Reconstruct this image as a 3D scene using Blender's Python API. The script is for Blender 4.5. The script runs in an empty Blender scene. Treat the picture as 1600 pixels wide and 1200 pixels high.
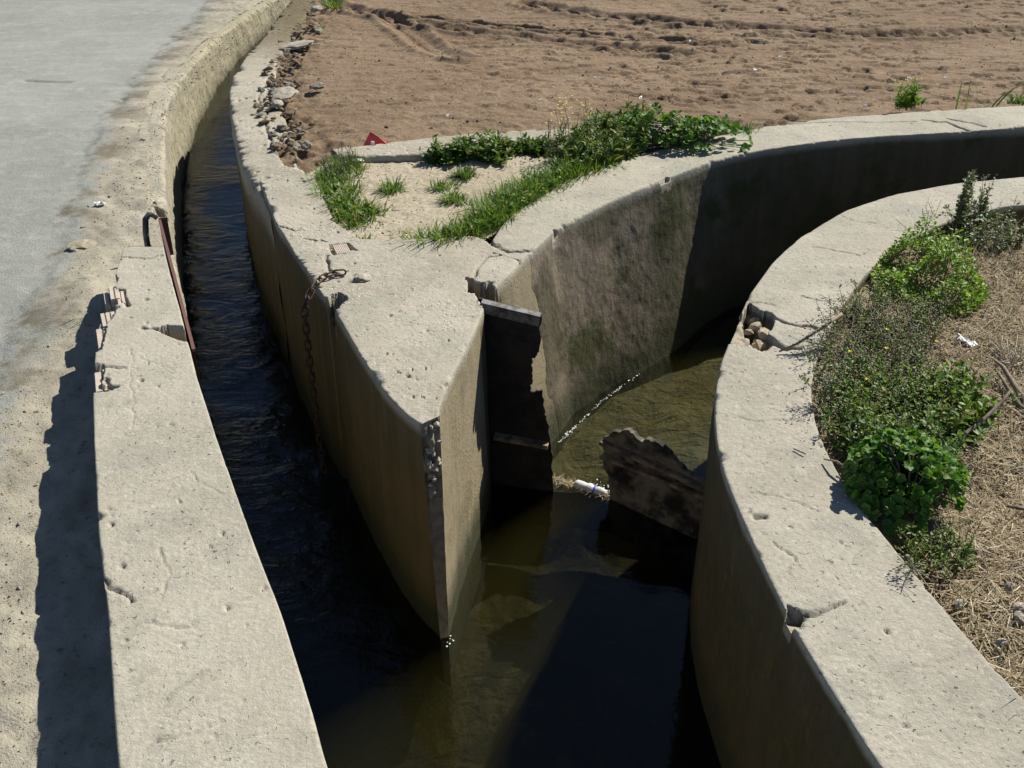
import bpy, bmesh, math, random
import numpy as np
from mathutils import Vector, Matrix, noise as mnoise

scene = bpy.context.scene
col = scene.collection
R = math.radians

# ------------------------------------------------------------------ camera, sky, sun, exposure
cam_data = bpy.data.cameras.new('camera')
cam = bpy.data.objects.new('camera', cam_data)
col.objects.link(cam)
cam.location = (0, 0, 1.7)
cam.rotation_euler = (R(58), 0, 0)
cam_data.sensor_width = 36
cam_data.lens = 36.9
cam_data.clip_start = 0.05
cam_data.clip_end = 500
scene.camera = cam

SUN_EL, SUN_AZ = 42.5, 44.0          # azimuth clockwise from +Y
w = bpy.data.worlds.new('World')
scene.world = w
w.use_nodes = True
wn = w.node_tree
sky = wn.nodes.new('ShaderNodeTexSky')
sky.sky_type = 'NISHITA'
sky.sun_disc = False
sky.sun_elevation = R(SUN_EL)
sky.sun_rotation = R(SUN_AZ)
sky.air_density = 0.7
sky.dust_density = 0.2
sky.ozone_density = 2.2
bg = wn.nodes['Background']
bg.inputs['Strength'].default_value = 0.068
wn.links.new(sky.outputs[0], bg.inputs['Color'])

sd = bpy.data.lights.new('sun', 'SUN')
sd.energy = 5.0
sd.angle = R(0.5)
sd.color = (1.0, 0.965, 0.875)
sun = bpy.data.objects.new('sun', sd)
col.objects.link(sun)
sdir = Vector((math.sin(R(SUN_AZ)) * math.cos(R(SUN_EL)), math.cos(R(SUN_AZ)) * math.cos(R(SUN_EL)), math.sin(R(SUN_EL))))
sun.rotation_euler = sdir.to_track_quat('Z', 'Y').to_euler()
sun.location = (4, 6, 8)

scene.view_settings.view_transform = 'Standard'
scene.view_settings.look = 'None'
scene.view_settings.exposure = 0.54
scene.view_settings.gamma = 1
scene.render.engine = 'CYCLES'
scene.cycles.max_bounces = 8
scene.cycles.transparent_max_bounces = 12

# ------------------------------------------------------------------ helpers
rng = np.random.default_rng(7)
random.seed(7)

def hash3(ix, iy, iz, seed):
    h = (ix.astype(np.uint32) * np.uint32(374761393) + iy.astype(np.uint32) * np.uint32(668265263)
         + iz.astype(np.uint32) * np.uint32(2147483647) + np.uint32(seed * 974711 % 4294967295))
    h = (h ^ (h >> np.uint32(13))) * np.uint32(1274126177)
    h = (h ^ (h >> np.uint32(16))) * np.uint32(2246822519)
    return ((h ^ (h >> np.uint32(15))) & np.uint32(0xFFFFFF)).astype(np.float64) / 16777215.0

def vnoise(x, y, z=0.0, seed=0):
    x, y, z = np.broadcast_arrays(np.asarray(x, float), np.asarray(y, float), np.asarray(z, float))
    fx, fy, fz = np.floor(x), np.floor(y), np.floor(z)
    ix, iy, iz = fx.astype(np.int64), fy.astype(np.int64), fz.astype(np.int64)
    u, v, t = x - fx, y - fy, z - fz
    u = u * u * u * (u * (u * 6 - 15) + 10); v = v * v * v * (v * (v * 6 - 15) + 10); t = t * t * t * (t * (t * 6 - 15) + 10)
    def H(a, b, c): return hash3(ix + a, iy + b, iz + c, seed)
    c0 = (H(0,0,0)*(1-u) + H(1,0,0)*u)*(1-v) + (H(0,1,0)*(1-u) + H(1,1,0)*u)*v
    c1 = (H(0,0,1)*(1-u) + H(1,0,1)*u)*(1-v) + (H(0,1,1)*(1-u) + H(1,1,1)*u)*v
    return c0*(1-t) + c1*t

def fbm(x, y, z=0.0, o=4, seed=0, gain=0.5):
    r, a, s, f = 0, 1, 0, 1.0
    for i in range(o):
        r = r + a * vnoise(x*f + 17.3*i, y*f + 5.1*i, z*f + 9.7*i, seed + i); s += a; a *= gain; f *= 2.03
    return r / s

def sstep(a, b, x):
    t = np.clip((x - a) / (b - a), 0, 1)
    return t * t * (3 - 2 * t)

def in_poly(x, y, poly):
    inside = np.zeros(x.shape, bool)
    n = len(poly)
    for i in range(n):
        x0, y0 = poly[i]; x1, y1 = poly[(i + 1) % n]
        if y0 == y1: continue
        c = ((y0 > y) != (y1 > y)) & (x < (x1 - x0) * (y - y0) / (y1 - y0) + x0)
        inside ^= c
    return inside

def dist_line(x, y, pl):
    d = np.full(x.shape, 1e9)
    for (x0, y0), (x1, y1) in zip(pl[:-1], pl[1:]):
        dx, dy = x1 - x0, y1 - y0
        t = np.clip(((x - x0)*dx + (y - y0)*dy) / (dx*dx + dy*dy + 1e-12), 0, 1)
        d = np.minimum(d, np.hypot(x - x0 - t*dx, y - y0 - t*dy))
    return d

def tag(o, label=None, cat=None, group=None, kind=None):
    if label: o['label'] = label
    if cat: o['category'] = cat
    if group: o['group'] = group
    if kind: o['kind'] = kind
    return o

def empty(name, loc=(0, 0, 0), rz=0):
    o = bpy.data.objects.new(name, None)
    col.objects.link(o)
    o.location = loc
    o.rotation_euler = (0, 0, rz)
    return o

def mesh_np(name, V, F, mat=None, parent=None, smooth=True, attrs=None):
    """V (n,3); F a list of (m,k) index arrays"""
    V = np.ascontiguousarray(V, dtype=np.float32)
    me = bpy.data.meshes.new(name)
    Fs = [np.asarray(f, np.int32) for f in (F if isinstance(F, (list, tuple)) else [F]) if len(f)]
    nf = sum(len(f) for f in Fs); nl = sum(f.size for f in Fs)
    me.vertices.add(len(V)); me.vertices.foreach_set('co', V.ravel())
    me.loops.add(nl); me.loops.foreach_set('vertex_index', np.concatenate([f.ravel() for f in Fs]))
    st, k = [], 0
    for f in Fs:
        st.append(np.arange(len(f)) * f.shape[1] + k); k += f.size
    me.polygons.add(nf)
    me.polygons.foreach_set('loop_start', np.concatenate(st).astype(np.int32))
    me.polygons.foreach_set('use_smooth', np.full(nf, smooth))
    if attrs:
        for an, av in attrs.items():
            a = me.attributes.new(an, 'FLOAT', 'POINT')
            a.data.foreach_set('value', np.asarray(av, np.float32).ravel())
    me.update(calc_edges=True)
    me.validate()
    if mat: me.materials.append(mat)
    o = bpy.data.objects.new(name, me)
    col.objects.link(o)
    if parent: o.parent = parent
    return o

def grid_faces(S, N):
    i = np.arange(S - 1)[:, None] * N + np.arange(N - 1)[None, :]
    return np.stack([i, i + 1, i + N + 1, i + N], -1).reshape(-1, 4)

def compact(V, F, attrs=None):
    u, inv = np.unique(F, return_inverse=True)
    return V[u], inv.reshape(F.shape), ({k: v[u] for k, v in attrs.items()} if attrs else None)

class Geo:
    """collects triangles / quads of several small shapes for ONE mesh object"""
    def __init__(s): s.v = []; s.q = []; s.t = []; s.n = 0
    def add(s, V, Q=None, T=None):
        V = np.asarray(V, float).reshape(-1, 3)
        if Q is not None and len(Q): s.q.append(np.asarray(Q).reshape(-1, 4) + s.n)
        if T is not None and len(T): s.t.append(np.asarray(T).reshape(-1, 3) + s.n)
        s.v.append(V); s.n += len(V)
    def build(s, name, mat, parent=None, smooth=True):
        F = []
        if s.q: F.append(np.concatenate(s.q))
        if s.t: F.append(np.concatenate(s.t))
        return mesh_np(name, np.concatenate(s.v), F, mat, parent, smooth)
    def box(s, c, size, rot=None, off=None):
        x, y, z = [v / 2 for v in size]
        V = np.array([(-x,-y,-z),(x,-y,-z),(x,y,-z),(-x,y,-z),(-x,-y,z),(x,-y,z),(x,y,z),(-x,y,z)])
        if rot is not None: V = V @ np.array(rot).T
        s.add(V + np.array(c), [(0,3,2,1),(4,5,6,7),(0,1,5,4),(1,2,6,5),(2,3,7,6),(3,0,4,7)])
    def tube(s, path, rad, n=6, cap=True):
        path = np.asarray(path, float)
        rad = np.broadcast_to(np.asarray(rad, float), (len(path),))
        tang = np.gradient(path, axis=0); tang /= np.linalg.norm(tang, axis=1)[:, None] + 1e-9
        up = np.array([0, 0, 1.0]) if abs(tang[0][2]) < .9 else np.array([1.0, 0, 0])
        rings = []
        for p, t, r in zip(path, tang, rad):
            a = np.cross(t, up); a /= np.linalg.norm(a) + 1e-9
            b = np.cross(a, t); up = b
            th = np.arange(n) * 2 * math.pi / n
            rings.append(p + r * (np.cos(th)[:, None] * a + np.sin(th)[:, None] * b))
        K = len(path)
        V = np.concatenate(rings)
        Q = [(i*n + j, i*n + (j+1) % n, (i+1)*n + (j+1) % n, (i+1)*n + j) for i in range(K-1) for j in range(n)]
        T = []
        if cap:
            V = np.concatenate([V, path[:1], path[-1:]])
            T = [((j+1) % n, j, K*n) for j in range(n)] + [((K-1)*n + j, (K-1)*n + (j+1) % n, K*n + 1) for j in range(n)]
        s.add(V, Q, T)

# ------------------------------------------------------------------ materials
def mat_new(name):
    m = bpy.data.materials.new(name)
    m.use_nodes = True
    nt = m.node_tree
    return m, nt, nt.nodes['Principled BSDF']

class NB:
    """small node builder on world position"""
    def __init__(s, nt):
        s.nt = nt
        s.geo = nt.nodes.new('ShaderNodeNewGeometry')
        s.pos = s.geo.outputs['Position']
    def L(s, a, b): s.nt.links.new(a, b)
    def scaled(s, sc):
        n = s.nt.nodes.new('ShaderNodeVectorMath'); n.operation = 'MULTIPLY'
        s.L(s.pos, n.inputs[0]); n.inputs[1].default_value = sc
        return n.outputs[0]
    def noise(s, scale, detail=4, rough=.55, vec=None, dist=0):
        n = s.nt.nodes.new('ShaderNodeTexNoise')
        n.inputs['Scale'].default_value = scale; n.inputs['Detail'].default_value = detail
        n.inputs['Roughness'].default_value = rough; n.inputs['Distortion'].default_value = dist
        s.L(vec or s.pos, n.inputs['Vector'])
        return n.outputs['Fac']
    def voro(s, scale, feature='F1', vec=None, out='Distance'):
        n = s.nt.nodes.new('ShaderNodeTexVoronoi'); n.feature = feature
        n.inputs['Scale'].default_value = scale
        s.L(vec or s.pos, n.inputs['Vector'])
        return n.outputs[out]
    def rng(s, v, a, b, c=0, d=1, smooth=True):
        n = s.nt.nodes.new('ShaderNodeMapRange')
        n.interpolation_type = 'SMOOTHSTEP' if smooth else 'LINEAR'
        s.L(v, n.inputs['Value'])
        for k, x in zip(('From Min', 'From Max', 'To Min', 'To Max'), (a, b, c, d)): n.inputs[k].default_value = x
        return n.outputs['Result']
    def math(s, op, a, b=None):
        n = s.nt.nodes.new('ShaderNodeMath'); n.operation = op
        for i, x in enumerate((a, b)):
            if x is None: continue
            if isinstance(x, (int, float)): n.inputs[i].default_value = x
            else: s.L(x, n.inputs[i])
        return n.outputs[0]
    def mix(s, f, a, b, blend='MIX'):
        n = s.nt.nodes.new('ShaderNodeMix'); n.data_type = 'RGBA'; n.blend_type = blend
        n.clamp_factor = True
        for sock, x in ((n.inputs['Factor'], f), (n.inputs[6], a), (n.inputs[7], b)):
            if isinstance(x, (int, float)): sock.default_value = x
            elif isinstance(x, tuple): sock.default_value = x if len(x) == 4 else (*x, 1)
            else: s.L(x, sock)
        return n.outputs[2]
    def attr(s, name):
        n = s.nt.nodes.new('ShaderNodeAttribute'); n.attribute_name = name
        return n.outputs['Fac']
    def z(s):
        n = s.nt.nodes.new('ShaderNodeSeparateXYZ'); s.L(s.pos, n.inputs[0])
        return n.outputs['Z']
    def xy(s):
        n = s.nt.nodes.new('ShaderNodeSeparateXYZ'); s.L(s.pos, n.inputs[0])
        return n.outputs['X'], n.outputs['Y']
    def bump(s, h, strength=.5, dist=.01, normal=None):
        n = s.nt.nodes.new('ShaderNodeBump')
        n.inputs['Strength'].default_value = strength; n.inputs['Distance'].default_value = dist
        s.L(h, n.inputs['Height'])
        if normal: s.L(normal, n.inputs['Normal'])
        return n.outputs['Normal']
    def island(s): return s.geo.outputs['Random Per Island']

def concrete(name, base, dark, pale, face, algae, grime_shade=None, face_top=-.006, face_full=-.05, wet=-.62, pebbly=0.0, aggr=.35, wob=.05, lichen=0.0, moss=0.0, streak=.5):
    m, nt, bs = mat_new(name)
    b = NB(nt)
    n1 = b.noise(2.2, 5, .6); n2 = b.noise(13, 5, .6); n3 = b.noise(85, 4, .6)
    c = b.mix(b.rng(n1, .36, .64), dark, base)
    c = b.mix(b.math('MULTIPLY', b.rng(n2, .52, .72), .55), c, pale)
    c = b.mix(b.rng(n3, .3, .75), b.mix(.22, c, (.12, .10, .075)), c)
    lich = b.math('MULTIPLY', b.rng(b.noise(5.5, 6, .65), .60, .70), .35)
    c = b.mix(lich, c, (.19, .19, .14))
    # aggregate showing through
    v = b.voro(95 if not pebbly else 60)
    vc = b.voro(95 if not pebbly else 60, out='Color')
    sp = nt.nodes.new('ShaderNodeSeparateColor'); b.L(vc, sp.inputs[0])
    c = b.mix(b.math('MULTIPLY', b.rng(b.noise(3.1, 8, .72), .50, .62), .6), c, (.275, .262, .215))
    c = b.mix(b.math('MULTIPLY', b.rng(b.noise(8.5, 6, .7, dist=.8), .60, .68), .45), c, (.20, .185, .145))
    agg = b.math('MULTIPLY', b.rng(sp.outputs[0], .45, .55), b.rng(v, .55, .38))
    agg = b.math('MULTIPLY', agg, b.rng(b.noise(2.9, 5, .7), .47, .60))
    pc = b.mix(sp.outputs[2], (.24, .215, .17), (.55, .50, .42))
    c = b.mix(b.math('MULTIPLY', agg, min(.95, aggr + pebbly)), c, pc)
    spots = b.math('MULTIPLY', b.rng(b.noise(75, 2, .5, dist=.6), .665, .71), b.rng(b.noise(3.1, 3, .5), .38, .60))
    c = b.mix(b.math('MULTIPLY', spots, .8), c, (.10, .085, .06))
    c = b.mix(b.math('MULTIPLY', b.rng(b.noise(21, 6, .75), .54, .72), .30), c, (.24, .215, .165))
    c = b.mix(b.math('MULTIPLY', b.rng(b.noise(150, 2, .5), .62, .70), .40), c, (.60, .57, .49))
    # dirt and algae left on the faces that the water reaches, plus painted shade
    z = b.math('ADD', b.z(), b.math('MULTIPLY', b.math('SUBTRACT', b.noise(4.5, 5, .6), .5), wob))
    stv = b.noise(1, 4, .6, vec=b.scaled((16, 16, 1.3)))
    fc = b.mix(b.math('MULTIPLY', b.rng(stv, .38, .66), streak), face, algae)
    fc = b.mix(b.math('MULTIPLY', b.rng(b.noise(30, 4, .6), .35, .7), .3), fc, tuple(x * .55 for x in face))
    if grime_shade:
        fc = b.mix(b.attr('grime_shade'), fc, b.mix(b.math('MULTIPLY', b.rng(stv, .40, .62), streak + .25), grime_shade, tuple(x * .6 for x in grime_shade)))
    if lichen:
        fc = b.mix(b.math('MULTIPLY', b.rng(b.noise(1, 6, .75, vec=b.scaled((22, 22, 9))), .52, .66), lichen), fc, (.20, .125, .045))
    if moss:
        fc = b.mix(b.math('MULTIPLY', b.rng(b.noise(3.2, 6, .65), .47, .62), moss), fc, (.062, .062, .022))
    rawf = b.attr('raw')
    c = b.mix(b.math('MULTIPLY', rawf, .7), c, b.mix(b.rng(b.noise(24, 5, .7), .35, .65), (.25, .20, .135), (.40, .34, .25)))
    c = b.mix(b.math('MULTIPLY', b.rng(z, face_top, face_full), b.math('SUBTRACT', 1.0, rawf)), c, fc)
    c = b.mix(b.math('MULTIPLY', b.attr('crack'), .8), c, (.095, .08, .055))
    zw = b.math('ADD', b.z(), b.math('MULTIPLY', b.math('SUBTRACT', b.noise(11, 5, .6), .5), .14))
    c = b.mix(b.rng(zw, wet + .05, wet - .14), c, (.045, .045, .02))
    b.L(c, bs.inputs['Base Color'])
    bs.inputs['Roughness'].default_value = .9
    bs.inputs['Specular IOR Level'].default_value = .25
    h = b.math('ADD', b.math('MULTIPLY', n3, .5), b.math('MULTIPLY', b.noise(260, 3, .6), .25))
    h = b.math('ADD', h, b.math('MULTIPLY', b.rng(v, .5, 0), b.math('MULTIPLY', agg, min(1.0, aggr * .9 + pebbly * .5) if aggr > .4 else .12)))
    h = b.math('SUBTRACT', h, b.math('MULTIPLY', spots, 1.5))
    h = b.math('ADD', h, b.math('MULTIPLY', b.noise(42, 6, .8), 1.0))
    b.L(b.bump(h, .8, .005 + .006 * pebbly), bs.inputs['Normal'])
    return m

M = {}
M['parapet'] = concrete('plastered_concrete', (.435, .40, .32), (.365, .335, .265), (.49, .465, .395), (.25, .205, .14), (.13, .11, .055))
M['divider'] = concrete('worn_concrete', (.43, .39, .31), (.35, .315, .245), (.485, .46, .39), (.31, .255, .165), (.23, .19, .085), grime_shade=(.13, .098, .045), moss=.3, aggr=.85, streak=.3)  # left face darker: its shade is painted in along with the dirt
M['outer'] = concrete('mossy_concrete', (.43, .395, .315), (.36, .33, .26), (.47, .445, .375), (.235, .19, .135), (.17, .14, .085), moss=.95, streak=.2, grime_shade=(.115, .098, .06))
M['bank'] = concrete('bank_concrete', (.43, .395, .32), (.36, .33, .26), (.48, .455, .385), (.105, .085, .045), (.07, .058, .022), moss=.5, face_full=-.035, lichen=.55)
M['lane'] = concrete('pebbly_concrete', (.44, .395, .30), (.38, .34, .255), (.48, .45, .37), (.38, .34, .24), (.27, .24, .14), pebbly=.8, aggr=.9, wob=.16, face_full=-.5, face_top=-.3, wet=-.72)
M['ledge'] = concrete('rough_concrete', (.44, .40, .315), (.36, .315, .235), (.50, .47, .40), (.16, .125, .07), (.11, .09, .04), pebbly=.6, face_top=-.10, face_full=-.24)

def ground(name, c1, c2, c3, rough_bump, scale2=60, dust=None):
    m, nt, bs = mat_new(name)
    b = NB(nt)
    n1 = b.noise(1.3, 6, .62); n2 = b.noise(9, 6, .65); n3 = b.noise(scale2, 5, .65)
    c = b.mix(b.rng(n1, .36, .64), c1, c2)
    c = b.mix(b.math('MULTIPLY', b.rng(n2, .46, .70), .7), c, c3)
    c = b.mix(b.math('MULTIPLY', b.rng(n3, .62, .36), .45), c, tuple(x * .5 for x in c1))
    v = b.voro(110); vc = b.voro(110, out='Color')
    sp = nt.nodes.new('ShaderNodeSeparateColor'); b.L(vc, sp.inputs[0])
    g = b.math('MULTIPLY', b.rng(sp.outputs[0], .86, .93), b.rng(v, .40, .28))
    c = b.mix(b.math('MULTIPLY', g, .6), c, (.42, .38, .32))
    if dust:
        c = b.mix(b.math('MULTIPLY', b.rng(b.noise(1, 5, .65, vec=b.scaled((.9, 3.2, 1))), .48, .64), .45), c, (.235, .235, .21))
        c = b.mix(b.math('MULTIPLY', b.rng(b.noise(170, 2, .5), .60, .68), .5), c, (.16, .16, .145))
        a = b.math('ADD', b.attr('dust'), b.math('MULTIPLY', b.math('SUBTRACT', b.noise(7, 6, .7), .5), .9))
        d = b.mix(b.rng(b.noise(5, 6, .65), .35, .65), dust, tuple(x * .78 for x in dust))
        d = b.mix(b.math('MULTIPLY', b.rng(b.noise(40, 5, .7), .56, .70), .75), d, (.11, .09, .065))
        d = b.mix(b.math('MULTIPLY', b.rng(b.voro(70, out='Distance'), .28, .12), .45), d, (.42, .38, .31))
        c = b.mix(b.rng(a, .38, .62), c, d)
        edge_ = b.math('MULTIPLY', b.rng(a, .30, .46), b.rng(a, .95, .55))
        c = b.mix(b.math('MULTIPLY', b.math('MULTIPLY', edge_, b.rng(b.noise(3.5, 5, .7), .40, .60)), .85), c, (.14, .12, .085))
    b.L(c, bs.inputs['Base Color'])
    bs.inputs['Roughness'].default_value = .95
    bs.inputs['Specular IOR Level'].default_value = .2
    h = b.math('ADD', b.math('MULTIPLY', n3, .6), b.math('MULTIPLY', b.noise(220, 4, .6), .35))
    h = b.math('ADD', h, b.math('MULTIPLY', n2, .8))
    b.L(b.bump(h, .8, rough_bump), bs.inputs['Normal'])
    return m

M['soil'] = ground('field_soil', (.18, .12, .073), (.235, .165, .105), (.275, .205, .135), .012)
M['pocket'] = ground('sandy_soil', (.38, .32, .23), (.42, .36, .27), (.45, .395, .30), .006)
M['drysoil'] = ground('dry_bank_soil', (.23, .175, .112), (.30, .235, .155), (.35, .285, .19), .015)
M['road'] = ground('grey_road', (.27, .272, .245), (.325, .327, .296), (.385, .387, .35), .010, 130, dust=(.385, .35, .27))

def simple(name, c, rough=.7, metal=0.0, c2=None, scale=20, bump=.003, spec=.4):
    m, nt, bs = mat_new(name)
    b = NB(nt)
    n = b.noise(scale, 5, .65)
    cc = b.mix(b.rng(n, .38, .62), c, c2 or tuple(x * .7 for x in c))
    b.L(cc, bs.inputs['Base Color'])
    bs.inputs['Roughness'].default_value = rough
    bs.inputs['Metallic'].default_value = metal
    bs.inputs['Specular IOR Level'].default_value = spec
    b.L(b.bump(b.noise(scale * 5, 4, .6), .5, bump), bs.inputs['Normal'])
    return m

M['rust'] = simple('black_rust', (.016, .013, .011), .85, 0, (.04, .028, .02), 14)
M['scale'] = simple('flaking_rust', (.018, .015, .012), .85, 0, (.20, .165, .125), 9, .006)
M['rib'] = simple('pale_rust', (.30, .225, .14), .85, 0, (.10, .075, .05), 18)
M['redrust'] = simple('red_rust', (.13, .06, .045), .7, 0, (.12, .06, .045), 30)
M['steel'] = simple('grey_pipe', (.17, .16, .15), .5, .4, (.06, .055, .05), 30)
M['chain'] = simple('rusty_chain', (.05, .032, .022), .7, .2, (.09, .05, .03), 60)
M['brick'] = simple('pale_terracotta', (.50, .42, .35), .85, 0, (.42, .36, .29), 25)
M['stone'] = simple('pale_stone', (.40, .36, .29), .9, 0, (.30, .26, .20), 18, .006)
M['chunk'] = simple('broken_concrete', (.44, .37, .26), .9, 0, (.36, .30, .21), 22, .006)
M['greystone'] = simple('grey_stone', (.17, .15, .12), .9, 0, (.24, .21, .165), 18, .006)
M['rubble'] = simple('rubble_stone', (.36, .31, .23), .9, 0, (.24, .20, .14), 35, .006)
M['tip'] = simple('dirty_mortar', (.29, .24, .165), .9, 0, (.19, .155, .10), 25, .006)
M['clod'] = simple('soil_clod', (.19, .135, .08), .95, 0, (.135, .095, .055), 22, .01)
M['red'] = simple('red_plastic', (.62, .05, .05), .4, 0, (.55, .04, .04), 30, .001)
M['white'] = simple('white_plastic', (.78, .78, .78), .4, 0, (.70, .70, .71), 30, .001)
M['dirtywhite'] = simple('dirty_plastic', (.66, .66, .64), .45, 0, (.48, .47, .43), 28, .002)
M['blue'] = simple('blue_plastic', (.05, .08, .55), .4, 0, (.04, .06, .45), 30, .001)
M['stick'] = simple('weathered_stick', (.27, .21, .14), .85, 0, (.18, .135, .09), 40)
M['stickd'] = simple('dark_stick', (.12, .095, .07), .85, 0, (.20, .16, .11), 40)
M['glint_bead'] = simple('glint_bead', (.8, .8, .8), .08, 0, (.75, .75, .75), 30, .0002, 1.0)  # glossy white for the beads that imitate sun sparkle on the water

def plant_mat(name, c1, c2, c3=None, trans=.4, rough=.5, spec=.35):
    m, nt, bs = mat_new(name)
    b = NB(nt)
    r = b.island()
    c = b.mix(r, c1, c2)
    if c3: c = b.mix(b.rng(r, .80, .86), c, c3)
    c = b.mix(b.math('MULTIPLY', b.noise(35, 3), .25), c, tuple(x * .5 for x in c1))
    b.L(c, bs.inputs['Base Color'])
    bs.inputs['Roughness'].default_value = rough
    bs.inputs['Specular IOR Level'].default_value = spec
    if trans:
        tr = nt.nodes.new('ShaderNodeBsdfTranslucent')
        b.L(b.mix(1.0, c, (1.0, 1.1, .5), 'MULTIPLY'), tr.inputs['Color'])
        ms = nt.nodes.new('ShaderNodeMixShader'); ms.inputs[0].default_value = trans
        b.L(bs.outputs[0], ms.inputs[1]); b.L(tr.outputs[0], ms.inputs[2])
        b.L(ms.outputs[0], nt.nodes['Material Output'].inputs['Surface'])
    return m

M['grass'] = plant_mat('grass_blade', (.095, .185, .025), (.20, .31, .05), (.36, .33, .11))
M['grassd'] = plant_mat('dark_grass_blade', (.075, .15, .03), (.14, .23, .05), (.24, .25, .09))
M['mallow'] = plant_mat('mallow_leaf', (.07, .17, .02), (.14, .27, .035), (.20, .29, .05), .4, .55)
M['bright'] = plant_mat('bright_leaf', (.13, .25, .02), (.25, .37, .035), (.32, .38, .05), .4)
M['weed'] = plant_mat('weed_leaf', (.10, .18, .035), (.20, .27, .07), (.32, .30, .14), .35)
M['seed'] = plant_mat('seed_head', (.30, .29, .19), (.42, .41, .28), (.20, .17, .10), .1)
M['shrub'] = plant_mat('shrub_leaf', (.10, .15, .055), (.18, .22, .10), (.22, .19, .12), .3)
M['stem'] = plant_mat('plant_stem', (.10, .12, .05), (.16, .15, .08), None, 0)
M['drystem'] = plant_mat('dry_stem', (.18, .12, .07), (.30, .23, .14), None, 0)
M['straw'] = plant_mat('straw', (.22, .155, .085), (.46, .37, .235), (.58, .50, .36), .15, .8)
M['yellow'] = plant_mat('yellow_petal', (.70, .52, .03), (.75, .60, .05), None, .2)

# water: clear, a Fresnel mix of mirror and slightly green transparency
def water_mat():
    m, nt, bs = mat_new('canal_water')
    nt.nodes.remove(bs)
    b = NB(nt)
    rip = b.attr('ripple')
    v1 = b.scaled((2.8, 6.0, 1))
    h = b.math('ADD', b.noise(1.6, 4, .55, vec=v1, dist=1.8), b.math('MULTIPLY', b.noise(5.5, 3, .5, vec=v1, dist=2.0), .30))
    h = b.math('MULTIPLY', h, b.rng(b.noise(2.2, 3, .5), .35, .65, .35, 1.3))
    nm = nt.nodes.new('ShaderNodeBump'); nm.inputs['Distance'].default_value = .028
    b.L(h, nm.inputs['Height']); b.L(rip, nm.inputs['Strength'])
    gl = nt.nodes.new('ShaderNodeBsdfGlossy'); gl.inputs['Roughness'].default_value = .02
    tr = nt.nodes.new('ShaderNodeBsdfTransparent'); tr.inputs['Color'].default_value = (.92, .93, .85, 1)
    fr = nt.nodes.new('ShaderNodeFresnel'); fr.inputs['IOR'].default_value = 1.33
    b.L(nm.outputs[0], gl.inputs['Normal']); b.L(nm.outputs[0], fr.inputs['Normal'])
    ms = nt.nodes.new('ShaderNodeMixShader')
    b.L(fr.outputs[0], ms.inputs[0]); b.L(tr.outputs[0], ms.inputs[1]); b.L(gl.outputs[0], ms.inputs[2])
    b.L(ms.outputs[0], nt.nodes['Material Output'].inputs['Surface'])
    pv = nt.nodes.new('ShaderNodeVolumePrincipled')
    pv.inputs['Color'].default_value = (.115, .10, .032, 1)
    pv.inputs['Density'].default_value = 1.9
    pv.inputs['Anisotropy'].default_value = .2
    b.L(pv.outputs[0], nt.nodes['Material Output'].inputs['Volume'])
    return m
M['water'] = water_mat()

def bed_mat():
    m, nt, bs = mat_new('algae_bed')
    b = NB(nt)
    n1 = b.noise(6, 6, .65, dist=.5); n2 = b.noise(1, 6, .7, vec=b.scaled((26, 15, 20)), dist=1.0)
    c = b.mix(b.rng(n1, .36, .64), (.075, .064, .018), (.125, .105, .036))
    c = b.mix(b.math('MULTIPLY', b.rng(n2, .42, .64), .75), c, (.042, .042, .012))
    silt = b.mix(b.rng(b.noise(4.2, 6, .7, dist=.8), .42, .66), (.035, .032, .012), (.15, .125, .042))
    c = b.mix(b.rng(b.z(), -.885, -.93), c, silt)
    b.L(c, bs.inputs['Base Color'])
    bs.inputs['Roughness'].default_value = .9
    b.L(b.bump(n2, .8, .02), bs.inputs['Normal'])
    return m
M['bed'] = bed_mat()

# ------------------------------------------------------------------ walls: ruled, chipped, cracked
def resample(P, step, k0, k1, coarse=8):
    mid = P.mean(0)
    L = np.concatenate([[0], np.cumsum(np.linalg.norm(np.diff(mid, axis=0), axis=1))])
    s = []
    for i in range(len(L) - 1):
        st = step if k0 <= i < k1 else step * coarse
        n = max(1, int(math.ceil((L[i+1] - L[i]) / st)))
        s.append(L[i] + (L[i+1] - L[i]) * np.arange(n) / n)
    s = np.concatenate(s + [[L[-1]]])
    out = np.stack([np.stack([np.interp(s, L, Q[:, a]) for a in range(2)], -1) for Q in P])
    return s, out

def smooth_line(Q, it):
    for _ in range(it):
        R_ = Q.copy()
        R_[1:-1] = .25 * Q[:-2] + .5 * Q[1:-1] + .25 * Q[2:]
        Q = R_
    return Q

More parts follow.
